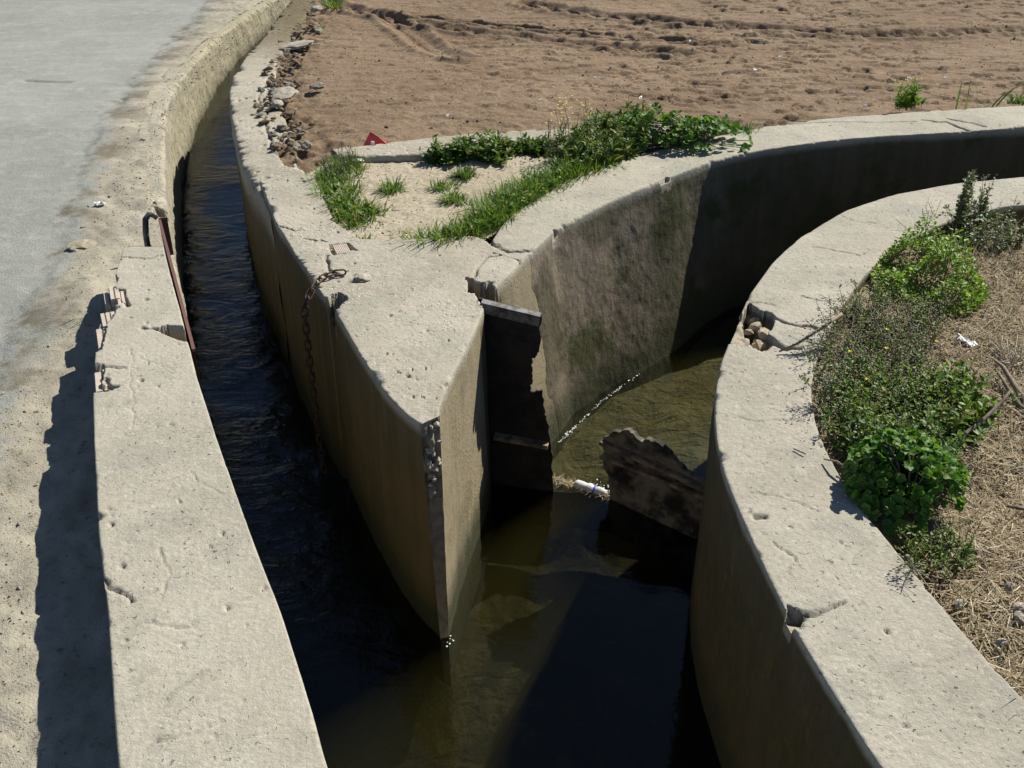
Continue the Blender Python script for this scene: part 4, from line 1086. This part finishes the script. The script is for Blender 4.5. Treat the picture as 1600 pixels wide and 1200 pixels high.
# ------------------------------------------------------------------ plants
def blades(g, base, length, width, az, lean, curl, segs=4):
    """base (n,3) -> tapered curved strips"""
    n = len(base)
    t = np.linspace(0, 1, segs + 1)
    out = np.stack([np.cos(az), np.sin(az)], -1)
    side = np.stack([-np.sin(az), np.cos(az), np.zeros(n)], -1)
    V = np.zeros((n, segs + 1, 2, 3))
    ang = lean[:, None] + curl[:, None] * t[None, :]
    dl = length[:, None] / segs
    r = np.concatenate([np.zeros((n, 1)), np.cumsum(np.sin(ang[:, 1:]) * dl, 1)], 1)
    z = np.concatenate([np.zeros((n, 1)), np.cumsum(np.cos(ang[:, 1:]) * dl, 1)], 1)
    wd = width[:, None] * np.clip(1.05 - t[None, :]**1.6, .04, 1) * .5
    for k, s_ in enumerate((-1, 1)):
        V[:, :, k, 0] = base[:, None, 0] + out[:, None, 0] * r + s_ * side[:, None, 0] * wd
        V[:, :, k, 1] = base[:, None, 1] + out[:, None, 1] * r + s_ * side[:, None, 1] * wd
        V[:, :, k, 2] = base[:, None, 2] + z
    i0 = np.arange(n)[:, None] * (segs + 1) * 2 + np.arange(segs)[None, :] * 2
    Q = np.stack([i0, i0 + 1, i0 + 3, i0 + 2], -1).reshape(-1, 4)
    g.add(V.reshape(-1, 3), Q)

def scatter(n, area, dens=None):
    """n random points in a polygon"""
    P = np.array(area); out = []
    tot = 0
    while tot < n:
        x = rng.uniform(P[:, 0].min(), P[:, 0].max(), n * 2); y = rng.uniform(P[:, 1].min(), P[:, 1].max(), n * 2)
        k = in_poly(x, y, area)
        if dens is not None: k &= rng.random(len(x)) < dens(x, y)
        out.append(np.stack([x[k], y[k]], -1)); tot += k.sum()
    return np.concatenate(out)[:n]

def grass_geo(area, n, hgt, wid, z0=-.02, lean=(.15, 1.15), curl=(.1, 1.0), clump=18, dens=None, spread=.035, g=None):
    g = g or Geo()
    c = scatter(max(3, n // clump), area, dens)
    idx = rng.integers(0, len(c), n)
    xy = c[idx] + rng.normal(0, spread, (n, 2))
    az = np.arctan2(xy[:, 1] - c[idx][:, 1], xy[:, 0] - c[idx][:, 0]) + rng.normal(0, .6, n)
    L_ = rng.uniform(*hgt, n)
    blades(g, np.concatenate([xy, np.full((n, 1), z0)], 1), L_, rng.uniform(*wid, n), az, rng.uniform(*lean, n), rng.uniform(*curl, n))
    return g

def leaves(g, pos, d, nrm, L_, W_, fold=.15):
    """pointed oval leaves: base at pos, along d, 8 verts"""
    n = len(pos)
    d = d / np.linalg.norm(d, axis=1)[:, None]
    s = np.cross(d, nrm); s /= np.linalg.norm(s, axis=1)[:, None] + 1e-9
    up = np.cross(s, d)
    L_ = np.broadcast_to(L_, (n,))[:, None]; W_ = np.broadcast_to(W_, (n,))[:, None]
    V = np.stack([pos, pos + d*L_*.35 + s*W_*.5 + up*L_*fold*.5, pos + d*L_*.7 + s*W_*.42 + up*L_*fold*.5, pos + d*L_,
                  pos + d*L_*.7 - s*W_*.42 + up*L_*fold*.5, pos + d*L_*.35 - s*W_*.5 + up*L_*fold*.5, pos + d*L_*.55], 1)
    i = np.arange(n)[:, None] * 7
    T = np.concatenate([i + np.array([[0, 1, 6]]), i + np.array([[1, 2, 6]]), i + np.array([[2, 3, 6]]), i + np.array([[3, 4, 6]]), i + np.array([[4, 5, 6]]), i + np.array([[5, 0, 6]])])
    g.add(V.reshape(-1, 3), None, T)

def mallow_leaves(g, pos, nrm, rad):
    """round lobed, slightly cupped leaves"""
    K = 20
    for p, n, r in zip(pos, nrm, rad):
        n = n / np.linalg.norm(n); a = np.cross(n, rng.normal(size=3)); a /= np.linalg.norm(a); b_ = np.cross(n, a)
        th = np.linspace(.25, 2*math.pi - .25, K)
        rr = r * (.70 + .30 * np.abs(np.cos(th * 2.5))**.7) * (1 + rng.normal(0, .03, K))
        wave = .22 * r * np.abs(np.sin(th * 2.5)) + .08 * r
        rim = p + rr[:, None] * (np.cos(th)[:, None]*a + np.sin(th)[:, None]*b_) + wave[:, None] * n
        mid = p + .55 * rr[:, None] * (np.cos(th)[:, None]*a + np.sin(th)[:, None]*b_) + (.35 * wave[:, None] - .02*r) * n
        V = np.concatenate([[p], mid, rim])
        T = [(0, 1 + j, 2 + j) for j in range(K - 1)]
        Q = [(1 + j, 1 + K + j, 2 + K + j, 2 + j) for j in range(K - 1)]
        g.add(V, Q, T)

def mallow(name, base, ext, hgt, n, rad, label, z0=-.03):
    root = empty(name, (*base, z0)); tag(root, label, 'weed')
    gl, gs = Geo(), Geo()
    th = rng.uniform(0, 2*math.pi, n); q = np.sqrt(rng.random(n))
    q = q * (.72 + .5 * vnoise(np.cos(th)*2.2 + base[0]*9, np.sin(th)*2.2, 0, 172)); x = base[0] + q * np.cos(th) * ext[0] * 1.08; y = base[1] + q * np.sin(th) * ext[1]
    z = z0 + hgt * (1 - q**2) * (.55 + .9 * fbm(x*9, y*9, 0, 2, 171)) * rng.uniform(.45, 1, n) + .03 + rng.uniform(0, .03, n)
    pos = np.stack([x, y, z], -1)
    nr = np.stack([np.cos(th) * q * .7, np.sin(th) * q * .7, np.ones(n)], -1) + rng.normal(0, .5, (n, 3))
    mallow_leaves(gl, pos, nr, rng.uniform(rad[0], rad[1], n))
    cs = np.stack([base[0] + rng.normal(0, ext[0]*.25, 9), base[1] + rng.normal(0, ext[1]*.25, 9), np.full(9, z0)], -1)
    for p in pos:
        c0 = cs[rng.integers(0, 9)]
        m_ = (c0 + p) / 2 + np.array([0, 0, .25 * abs(p[2] - z0)])
        gs.tube([c0, m_, p], [.003, .0024, .0018], 4, False)
    child(gl.build('leaves', M['mallow']), root); child(gs.build('stalks', M['stem']), root)
    return root

def herb(name, area, n, hgt, label, leafmat, kind=None, z0=-.03, leaf=(.010, .022), lw=.5, per=14, seeds=0, stemmat='stem', cat='weed', group=None, lean=.35, flowers=0):
    """upright fine stems with small leaves, seed heads near the tips"""
    root = empty(name, (*np.mean(area, 0), z0)); tag(root, label, cat, group, kind)
    gl, gs, gd_ = Geo(), Geo(), Geo()
    c = scatter(n, area)
    P, D, Np, Ls = [], [], [], []
    SP = []
    for x, y in c:
        h = rng.uniform(*hgt)
        az = rng.uniform(0, 6.28); ln = abs(rng.normal(0, lean))
        d = np.array([math.cos(az)*math.sin(ln), math.sin(az)*math.sin(ln), math.cos(ln)])
        b0 = np.array([x, y, z0]); b1 = b0 + d*h*.5 + np.array([0, 0, h*.04]); b2 = b0 + d*h + rng.normal(0, .012, 3)
        gs.tube([b0, b1, b2], [.0017, .0013, .0008], 3, False)
        t = rng.uniform(.08, .98, per)
        pts = np.where(t[:, None] < .5, b0 + (b1 - b0)*t[:, None]*2, b1 + (b2 - b1)*(t[:, None]*2 - 1))
        dd = rng.normal(0, 1, (per, 3)); dd[:, 2] = np.abs(dd[:, 2])*.6 + .1
        P.append(pts); D.append(dd); Np.append(rng.normal(0, .35, (per, 3)) + np.array([0, 0, 1])); Ls.append(rng.uniform(*leaf, per) * (1.3 - .6*t))
        if seeds:
            k = rng.integers(seeds // 2, seeds + 1)
            SP.append(b2 + np.stack([rng.normal(0, .016, k), rng.normal(0, .016, k), rng.normal(-.01, .022, k)], -1))
    P, D, Np, Ls = map(np.concatenate, (P, D, Np, Ls))
    leaves(gl, P, D, Np, Ls, Ls * lw)
    child(gl.build('leaves', M[leafmat]), root); child(gs.build('stems', M[stemmat]), root)
    if SP:
        SP = np.concatenate(SP); k = len(SP)
        r = rng.uniform(.0016, .0032, k)[:, None, None]
        oc = np.array([(1,0,0),(-1,0,0),(0,1,0),(0,-1,0),(0,0,1),(0,0,-1)], float)
        T = np.array([(0,2,4),(2,1,4),(1,3,4),(3,0,4),(2,0,5),(1,2,5),(3,1,5),(0,3,5)])
        gd_.add((SP[:, None, :] + oc[None] * r).reshape(-1, 3), None, (np.arange(k)[:, None, None]*6 + T[None]).reshape(-1, 3))
        child(gd_.build('seed_heads', M['seed']), root)
    if flowers:
        gf = Geo()
        c2 = scatter(flowers, area)
        for x, y in c2:
            h = rng.uniform(hgt[0] + (hgt[1]-hgt[0])*.6, hgt[1]*1.1); ps = []
            m_ = 7; th = np.arange(m_)*2*math.pi/m_
            pos = np.repeat([[x, y, z0 + h]], m_, 0)
            dd = np.stack([np.cos(th), np.sin(th), np.full(m_, .5)], -1)
            leaves(gf, pos, dd, np.repeat([[0, 0, 1.0]], m_, 0), .008, .005)
            gs2 = gs
        child(gf.build('flowers', M['yellow']), root)
    return root

# grass left of the sandy pocket
def grass_thing(name, area, n, hgt, wid, label, mat='grass', z0=-.02, clump=18, spread=.016, **k):
    o = grass_geo(area, n, hgt, wid, z0, clump=clump, spread=spread, **k).build(name, M[mat])
    return tag(o, label, 'grass')
A1 = [(-0.892, 4.501), (-0.829, 4.666), (-0.713, 4.683), (-0.684, 4.361), (-0.688, 4.157), (-0.537, 4.129), (-0.538, 4.040), (-0.619, 3.928), (-0.664, 3.877), (-0.744, 4.074), (-0.834, 4.316)]
grass_thing('grass_clump', A1, 1700, (.035, .085), (.003, .007), 'long clump of green grass growing along the left side of the sandy patch', 'grass')
herb('leafy_weed', [(-0.816, 4.286), (-0.757, 4.361), (-0.646, 4.143), (-0.561, 4.108), (-0.647, 3.941), (-0.708, 4.007)], 60, (.03, .07), 'broad leaved green weed growing through the left grass clump', 'grass', leaf=(.018, .034), lw=.5, per=10, lean=.8)
herb('leafy_weed', [(-0.278, 3.828), (-0.156, 3.974), (0.000, 4.250), (0.232, 4.558), (0.385, 4.666), (0.000, 4.074), (-0.152, 3.840)], 150, (.03, .08), 'broad leaved green weed growing through the long grass strip', 'grass', leaf=(.018, .034), lw=.45, per=10, lean=.8)
herb('weed', [(-0.859, 4.477), (-0.802, 4.683), (-0.713, 4.683), (-0.716, 4.477), (-0.805, 4.399)], 45, (.06, .13), 'dusty grey green weed at the back of the left grass clump', 'shrub', leaf=(.008, .016), lw=.35, per=14)
grass_thing('grass_tuft', [(-0.593, 4.346), (-0.551, 4.399), (-0.501, 4.376), (-0.506, 4.316), (-0.555, 4.301)], 190, (.03, .075), (.004, .007), 'small round grass tuft alone in the middle of the sandy patch', 'grass', clump=40)
grass_thing('grass_tuft', [(-0.281, 4.533), (-0.234, 4.582), (-0.169, 4.582), (-0.187, 4.501), (-0.244, 4.493)], 200, (.03, .07), (.004, .007), 'grass tuft at the back of the sandy patch below the kerb weeds', 'grassd', clump=40)
grass_thing('grass_tuft', [(-0.337, 4.376), (-0.283, 4.407), (-0.208, 4.376), (-0.238, 4.346)], 150, (.025, .05), (.004, .007), 'low flat grass tuft right of centre on the sandy patch', 'grass', clump=40)
grass_thing('grass_tuft', [(-0.310, 4.286), (-0.245, 4.316), (-0.207, 4.272), (-0.211, 4.171), (-0.258, 4.199)], 190, (.025, .06), (.004, .007), 'grass tuft nearest the long grass strip on the sandy patch', 'grass', clump=40)
grass_thing('grass_tuft', [(-0.604, 3.803), (-0.587, 3.828), (-0.564, 3.785), (-0.584, 3.761)], 50, (.02, .045), (.004, .007), 'tiny bright grass tuft by the ribbed brick', 'grass', clump=25)
grass_thing('grass_sprig', [(-0.466, 3.890), (-0.432, 3.915), (-0.419, 3.877), (-0.454, 3.865)], 26, (.02, .04), (.003, .006), 'tiny thin sprig on the near sandy ground', 'grass', clump=13)
# weeds along the low kerb
herb('weed', [(-0.395, 4.726), (-0.302, 4.787), (-0.214, 4.858), (-0.175, 4.787), (-0.238, 4.700), (-0.342, 4.683)], 80, (.05, .11), 'dark green leafy weed at the left end of the kerb weeds', 'grassd', leaf=(.03, .055), lw=.3, per=12, lean=.8)
herb('weed', [(-0.198, 4.840), (-0.093, 4.904), (-0.006, 4.840), (-0.012, 4.734), (-0.089, 4.683), (-0.164, 4.717)], 100, (.05, .12), 'dusty green leafy weed in the middle of the kerb weeds', 'weed', leaf=(.025, .05), lw=.4, per=12, lean=.8)
herb('weed', [(0.000, 4.876), (0.123, 4.904), (0.191, 4.895), (0.167, 4.804), (0.045, 4.787)], 60, (.03, .08), 'short weed at the right end of the kerb weeds', 'grassd', leaf=(.025, .05), lw=.35, per=10, lean=.8)
# the long strip along the curved wall
A2 = [(-0.401, 3.779), (-0.255, 3.865), (-0.169, 3.974), (-0.108, 4.157), (0.000, 4.346), (0.144, 4.517), (0.299, 4.726), (0.441, 4.813), (0.472, 4.640), (0.302, 4.501), (0.168, 4.346), (0.040, 4.157), (-0.052, 3.974), (-0.152, 3.840), (-0.276, 3.785)]
o = grass_geo(A2, 5600, (.035, .10), (.003, .0075), -.02, clump=26, spread=.022, lean=(.15, 1.15)).build('grass', M['grass'])
tag(o, 'dense green grass strip along the back edge of the curved wall', 'grass', kind='stuff')
A3 = [(0.178, 4.683), (0.309, 4.904), (0.513, 5.142), (0.668, 5.093), (0.599, 4.726), (0.440, 4.615), (0.292, 4.582)]
herb('tall_weed', A3, 150, (.07, .19), 'tall dense green weed between the grass strip and the broad leaved plant', 'weed', leaf=(.025, .05), lw=.28, per=22, lean=.25)
herb('flowering_weed', [(0.119, 4.683), (0.251, 4.997), (0.376, 4.997), (0.395, 4.813), (0.206, 4.640)], 42, (.12, .24), 'thin straggly weed with tiny yellow flowers standing left of the broad leaved plant', 'shrub', leaf=(.008, .02), lw=.35, per=14, flowers=34, lean=.22)
mallow('mallow_plant', [(0.790, 4.931)][0], (.36, .16), .15, 240, (.016, .031), 'dark green broad leaved plant sprawling over the top of the curved wall')
grass_thing('grass_tuft', [(1.086, 5.113), (1.175, 5.162), (1.243, 5.182), (1.213, 5.113), (1.111, 5.074)], 90, (.03, .09), (.003, .006), 'thin dry looking grass wisps on the curved wall right of the broad leaved plant', 'grassd', clump=20)
# far right, behind the wall
herb('weed', [(2.034, 5.529), (2.131, 5.619), (2.202, 5.574), (2.146, 5.507)], 45, (.06, .16), 'bright green weed behind the curved wall, left of the tall blades', 'bright', leaf=(.02, .04), lw=.4, per=10, lean=.4, flowers=6)
g = Geo()
bp = np.array([(*p, -.04) for p in [(2.383, 5.561), (2.434, 5.561), (2.512, 5.595), (2.561, 5.606), (2.600, 5.618), (2.629, 5.629), (2.535, 5.584), (2.642, 5.618)]])
blades(g, bp, np.array([.17, .17, .27, .12, .20, .24, .13, .19]), np.array([.010, .009, .013, .010, .011, .014, .008, .010]), np.array([1.2, 1.4, 2.6, 3.0, .3, .2, .2, 2.9]), np.array([.15, .05, .1, .9, .5, .45, 1.0, .2]), np.array([.3, .3, .5, .6, .9, .8, .5, .3]), 6)
tag(g.build('tall_grass', M['grassd']), 'few tall broad grass blades standing behind the far right end of the curved wall', 'grass')
grass_thing('grass_tuft', [(2.624, 5.597), (2.781, 5.642), (2.861, 5.665), (2.797, 5.597)], 160, (.04, .09), (.004, .008), 'low green grass behind the curved wall, right of the tall blades', 'grassd', clump=25)
grass_thing('grass_tuft', [(-1.549, 8.965), (-1.498, 9.159), (-1.384, 9.109), (-1.456, 8.870)], 160, (.05, .10), (.006, .012), 'green tuft at the far top end of the rubble row', 'grass', clump=40, z0=-.25)
grass_thing('grass_tuft', [(-1.483, 8.231), (-1.456, 8.273), (-1.425, 8.170), (-1.459, 8.170)], 40, (.03, .05), (.006, .010), 'tiny green sprig beside the far end of the rubble row', 'grass', clump=40, z0=-.24)
grass_thing('grass_tuft', [(-1.596, 3.456), (-1.576, 3.496), (-1.548, 3.426), (-1.567, 3.397)], 60, (.04, .08), (.003, .006), 'small tuft at the foot of the broken parapet brickwork', 'grassd', z0=-.2, clump=20)
grass_thing('grass_sprig', [(-0.943, 1.503), (-0.911, 1.512), (-0.885, 1.495), (-0.914, 1.478)], 8, (.05, .09), (.004, .006), 'few green blades in the parapet shade at the bottom edge', 'grass', z0=-.22, clump=4)

# bank plants
B1 = [(1.332, 3.541), (1.414, 3.681), (1.528, 3.769), (1.630, 3.739), (1.691, 3.596), (1.724, 3.461), (1.698, 3.333), (1.596, 3.213), (1.477, 3.189), (1.390, 3.260), (1.318, 3.358)]
root = empty('leafy_bush', (*np.mean(B1, 0), -.04)); tag(root, 'low bright green bush of small oval leaves on the bank', 'bush')
gl, gs = Geo(), Geo()
c = scatter(4200, B1)
cm = np.mean(B1, 0); dd_ = dist_line(c[:, 0], c[:, 1], B1 + [B1[0]])
hh = .03 + .20 * sstep(0, .13, dd_) * sstep(.2, .75, fbm(c[:, 0]*9, c[:, 1]*9, 0, 3, 161))
pos = np.stack([c[:, 0], c[:, 1], -.04 + hh * rng.uniform(.55, 1.05, len(c))], -1)
nn = rng.normal(0, .5, (len(c), 3)) + np.array([0, 0, 1.0]); ddv = rng.normal(0, 1, (len(c), 3)); ddv[:, 2] = np.abs(ddv[:, 2]) * .5
leaves(gl, pos, ddv, nn, rng.uniform(.009, .021, len(c)), rng.uniform(.006, .012, len(c)))
for i in range(170):
    p = pos[rng.integers(0, len(pos))]; b0 = np.array([p[0] + rng.normal(0, .03), p[1] + rng.normal(0, .03), -.05])
    gs.tube([b0, (b0 + p)/2 + rng.normal(0, .008, 3), p], [.002, .0016, .001], 3, False)
child(gl.build('leaves', M['bright']), root); child(gs.build('stems', M['drystem']), root)

S1 = [(1.759, 3.918), (1.887, 4.114), (1.995, 4.148), (2.037, 3.982), (2.013, 3.796), (1.878, 3.679), (1.776, 3.737)]
root = herb('dark_shrub', S1, 150, (.07, .20), 'dark dusty shrub with dry twigs at the far end of the bank beside the wall', 'shrub', z0=-.09, leaf=(.012, .026), lw=.5, per=26, stemmat='drystem', cat='shrub', lean=.5)
herb('upright_weed', [(1.754, 3.885), (1.820, 3.975), (1.854, 3.975), (1.804, 3.873)], 20, (.18, .30), 'narrow grey green weed standing highest above the dark shrub', 'shrub', z0=-.05, leaf=(.012, .022), lw=.6, per=46, stemmat='drystem', lean=.10)
herb('upright_weed', [(1.890, 3.988), (1.926, 4.027), (1.937, 4.001), (1.901, 3.962)], 7, (.15, .24), 'short grey green sprig just right of the tallest weed', 'shrub', z0=-.05, leaf=(.012, .022), lw=.6, per=30, stemmat='drystem', lean=.12)
g = Geo()
for i in range(120):
    p = scatter(1, [(1.683, 3.991), (1.808, 4.124), (1.893, 3.991), (1.962, 3.834), (1.930, 3.630), (1.773, 3.603), (1.687, 3.774)])[0]
    az = rng.uniform(0, 6.28); L_ = rng.uniform(.08, .24); e = rng.uniform(.1, .6)
    b0 = np.array([p[0], p[1], -.06]); b2 = b0 + L_*np.array([math.cos(az)*math.cos(e), math.sin(az)*math.cos(e), math.sin(e)])
    g.tube([b0, (b0+b2)/2 + rng.normal(0, .02, 3), b2], [.0022, .0018, .001], 3, False)
tag(g.build('dry_twigs', M['straw']), 'tangle of dry pale twigs around the dark shrub', 'twigs', kind='stuff')

W1 = [(1.047, 3.051), (1.208, 3.328), (1.353, 3.279), (1.478, 3.185), (1.346, 2.925), (1.328, 2.695), (1.293, 2.490), (1.161, 2.426), (0.944, 2.365), (0.897, 2.458), (0.910, 2.624), (0.941, 2.807)]
herb('weed_mass', W1, 340, (.04, .13), 'grey green mass of fine seeding weeds along the edge of the wall top', 'weed', kind='stuff', z0=-.045, leaf=(.008, .022), lw=.42, per=16, seeds=10, lean=.5, flowers=5)
W2 = [(0.999, 2.987), (1.172, 3.279), (1.353, 3.279), (1.492, 3.162), (1.312, 2.885), (1.075, 2.769), (0.957, 2.695)]
herb('dry_weeds', W2, 260, (.03, .11), 'browning seeding weeds at the far end of the weed mass', 'straw', kind='stuff', z0=-.045, leaf=(.006, .014), lw=.35, per=12, seeds=12, lean=.45, stemmat='drystem')
W3 = [(0.966, 2.731), (1.065, 2.807), (1.234, 2.769), (1.284, 2.624), (1.244, 2.458), (1.079, 2.395), (0.943, 2.426)]
herb('leafy_weeds', W3, 220, (.03, .11), 'greener leafy growth in the near half of the weed mass', 'grass', kind='stuff', z0=-.045, leaf=(.012, .03), lw=.4, per=14, lean=.5)
herb('green_weed', [(1.262, 2.731), (1.367, 2.807), (1.425, 2.695), (1.424, 2.589), (1.318, 2.458), (1.208, 2.458)], 130, (.05, .13), 'fresh green leafy weed at the right edge of the seeding weeds', 'grass', z0=-.06, leaf=(.02, .038), lw=.5, per=14, lean=.6)
mallow('mallow_plant', [(1.033, 2.221)][0], (.155, .15), .14, 430, (.009, .021), 'green broad leaved plant casting its shadow on the pale bank wall')
herb('green_weed', [(0.970, 2.458), (1.171, 2.458), (1.247, 2.365), (1.161, 2.221), (0.963, 2.306)], 150, (.06, .14), 'green weed crowded behind the broad leaved plant on the bank', 'grassd', z0=-.05, leaf=(.014, .03), lw=.45, per=16, lean=.5)
herb('green_weed', [(0.960, 2.014), (1.057, 2.063), (1.136, 2.014), (1.117, 1.919), (1.001, 1.897)], 70, (.03, .09), 'small green weed at the near end of the bank plants', 'weed', z0=-.05, leaf=(.010, .02), lw=.4, per=14, lean=.7)
def wisp(name, base, tops, label):
    root = empty(name, (*base, -.03)); tag(root, label, 'weed')
    gs, gd_ = Geo(), Geo()
    for (tx_, ty_, h) in tops:
        b0 = np.array([base[0] + rng.normal(0, .01), base[1] + rng.normal(0, .01), -.03]); b2 = np.array([tx_, ty_, h]); m_ = (b0 + b2)/2 + np.array([0, 0, .02])
        gs.tube([b0, m_, b2], [.0018, .0014, .0008], 3, False)
        for k in range(22):
            t = rng.uniform(.35, 1); p = b0 + (b2 - b0)*t + np.array([0, 0, .02*4*t*(1-t)*.5]); e = p + rng.normal(0, .016, 3)
            gs.tube([p, e], [.0006, .0005], 3, False)
            V, T = pebble(rng.uniform(.0022, .0034), 1.0, .8, 1); gd_.add(V + e, None, T)
    child(gs.build('stems', M['stem']), root); child(gd_.build('seed_pods', M['seed']), root)
b = [(1.036, 2.925)][0]
wisp('wispy_weed', b, [(b[0]-.10, b[1]+.03, .10), (b[0]-.06, b[1]+.07, .14), (b[0]-.13, b[1]-.02, .05), (b[0]-.02, b[1]+.08, .16), (b[0]-.11, b[1]-.07, .06)], 'thin wispy weed with seed pods leaning over the wall by the broken hole')
b = [(0.958, 2.624)][0]
wisp('wispy_weed', b, [(b[0]-.07, b[1]+.03, .11), (b[0]-.05, b[1]+.0, .13), (b[0]-.09, b[1]-.03, .08)], 'wispy seed stems casting thin shadows on the bank wall')
b = [(0.974, 1.886)][0]
wisp('wispy_weed', b, [(b[0]-.06, b[1]-.02, .035), (b[0]-.04, b[1]-.05, .05)], 'little wispy stem lying out over the wall below the bank plants')

# dry grass litter on the bank
def lying(g, area, n, L_, W_, z=(-.06, -.0), tilt=.25, dens=None):
    xy = scatter(n, area, dens)
    d = dist_line(xy[:, 0], xy[:, 1], inner_mid)
    zz = bank_z(xy[:, 0], xy[:, 1]) + rng.uniform(0.002, .02, n)
    az = rng.uniform(0, 6.28, n)
    blades(g, np.concatenate([xy, zz[:, None]], 1), rng.uniform(*L_, n), rng.uniform(*W_, n), az, rng.normal(1.45, tilt, n), rng.normal(.1, .35, n), 3)
D1 = [(1.710, 3.630), (2.154, 3.865), (1.080, 1.393), (1.069, 1.490), (1.021, 1.727), (0.981, 1.919), (1.036, 2.037), (1.177, 2.112), (1.259, 2.486), (1.434, 2.654), (1.362, 2.959), (1.517, 3.222)]
g = Geo()
lying(g, D1, 10500, (.025, .10), (.0018, .004))
D2 = [(1.186, 3.317), (1.597, 3.317), (1.394, 2.454), (1.133, 2.037), (0.981, 1.965), (0.934, 2.519), (1.027, 2.959)]
lying(g, D2, 4200, (.02, .07), (.0015, .003))
D3 = [(1.667, 3.865), (2.187, 4.194), (2.101, 3.630), (1.670, 3.521)]
lying(g, [(1.052, 3.077), (1.201, 3.309), (0.971, 2.679), (0.910, 2.444), (0.917, 2.181), (0.980, 1.886), (0.949, 1.886), (0.879, 2.194), (0.864, 2.444), (0.906, 2.716)], 700, (.02, .06), (.002, .005), tilt=.35)
lying(g, D3, 1200, (.03, .10), (.0018, .004), tilt=.5)
tag(g.build('dry_grass', M['straw']), 'matted dry straw coloured grass covering the bank', 'dry grass', kind='stuff')
g = grass_geo([(1.597, 3.317), (2.052, 3.630), (1.628, 2.654), (1.473, 2.654), (1.509, 2.959)], 1200, (.05, .14), (.0018, .0035), -.08, lean=(.3, 1.2), clump=14, spread=.05)
tag(g.build('dry_grass', M['straw']), 'standing dry grass stalks at the right edge of the bank', 'dry grass', kind='stuff')
g = grass_geo([(1.076, 2.013), (1.182, 2.037), (1.234, 1.747), (1.101, 1.441), (1.071, 1.631)], 260, (.015, .05), (.003, .005), -.07, clump=10, spread=.02)
tag(g.build('grass', M['grass']), 'sparse green sprouts in the dry grass near the wall', 'grass', kind='stuff')
g = grass_geo([(1.946, 3.991), (2.242, 4.194), (1.578, 2.454), (1.473, 2.654)], 420, (.03, .09), (.003, .006), -.1, clump=14, spread=.03)
tag(g.build('grass', M['grassd']), 'scattered green blades among the dry grass far along the bank', 'grass', kind='stuff')

# sticks
def stick(path, r, label, mat='stick', name='stick', twigs=()):
    g = Geo(); g.tube(path, r, 7)
    for tw in twigs: g.tube(tw, [r[0]*.5, r[0]*.25], 5)
    return tag(g.build(name, M[mat]), label, 'stick')
p = [(0.853, 2.897), (0.913, 2.917), (0.982, 2.950), (1.069, 3.005)]
stick([(*p[0], .012), (*p[1], .03), (*p[2], .06), (*p[3], .09)], [.003, .0045, .005, .006], 'thin dry branch reaching from the weeds out over the wall by the hole')
p = [(1.256, 2.420), (1.301, 2.474), (1.370, 2.522), (1.440, 2.583), (1.465, 2.607)]
stick([(*p[0], -.035), (*p[1], -.01), (*p[2], .01), (*p[3], .03), (*p[4], .045)], [.004, .006, .006, .005, .004], 'dark forked stick standing at the edge of the green weeds', 'stickd', twigs=[((*p[3], .03), (p[3][0] - .01, p[3][1] + .03, .07))])
p = [(1.530, 2.870), (1.541, 2.823), (1.549, 2.729), (1.561, 2.639)]
stick([(*p[0], .0), (*p[1], .0), (*p[2], -.02), (*p[3], -.04)], [.004, .007, .009, .010], 'thick split dry stalk on the dry grass at the right edge', 'stick')
p = [(1.523, 2.807), (1.524, 2.740), (1.528, 2.653), (1.546, 2.604)]
stick([(*p[0], -.01), (*p[1], -.02), (*p[2], -.03), (*p[3], -.04)], [.004, .006, .008, .009], 'second thick dry stalk lying under the split stalk', 'stickd')
p = [(1.297, 2.165), (1.339, 2.144), (1.398, 2.125)]
stick([(*p[0], -.03), (*p[1], -.025), (*p[2], -.02)], [.003, .004, .004], 'short dark twig on the dry grass right of the broad leaved plant', 'stickd')
p = [(0.782, 2.375), (0.808, 2.348)]
stick([(*p[0], .004), (*p[1], .006)], [.002, .002], 'tiny twig lying on the bank wall top', 'stickd')
p = [(0.850, 2.318), (0.873, 2.280), (0.888, 2.252)]
stick([(*p[0], .01), (*p[1], .03), (*p[2], .03)], [.002, .003, .003], 'dry stalk sticking out from the broad leaved plant over the wall', 'stick')
# bleached dry plant
g = Geo()
c0 = np.array([*[(1.625, 2.910)][0], -.07])
for i in range(26):
    e = c0 + np.array([rng.normal(0, .055), rng.normal(0, .045), rng.uniform(.02, .10)])
    g.tube([c0 + rng.normal(0, .012, 3) * np.array([1, 1, 0]), (c0 + e)/2 + rng.normal(0, .012, 3), e], [.003, .0025, .0016], 4)
M['bleach'] = simple('bleached_stalk', (.50, .46, .38), .85, 0, (.40, .36, .28), 40)
tag(g.build('dry_plant', M['bleach']), 'bleached pale dead plant on the dry grass near the right edge', 'dead plant')
# straw debris caught at the sill
g = Geo()
x0, y0 = [(0.155, 3.294)][0]; x1, y1 = [(0.383, 3.189)][0]
n = 260
t = rng.random(n)**1.3
xy = np.stack([x0 + (x1 - x0)*t, y0 + (y1 - y0)*t], -1) + rng.normal(0, .008, (n, 2))
blades(g, np.concatenate([xy, rng.uniform(-.805, -.79, (n, 1))], 1), rng.uniform(.015, .05, n), rng.uniform(.0015, .003, n), rng.uniform(0, 6.28, n), rng.normal(1.4, .3, n), rng.normal(0, .3, n), 3)
tag(g.build('straw_debris', M['straw']), 'straw debris caught along the sunken gate sill beside the bottle', 'debris', kind='stuff')
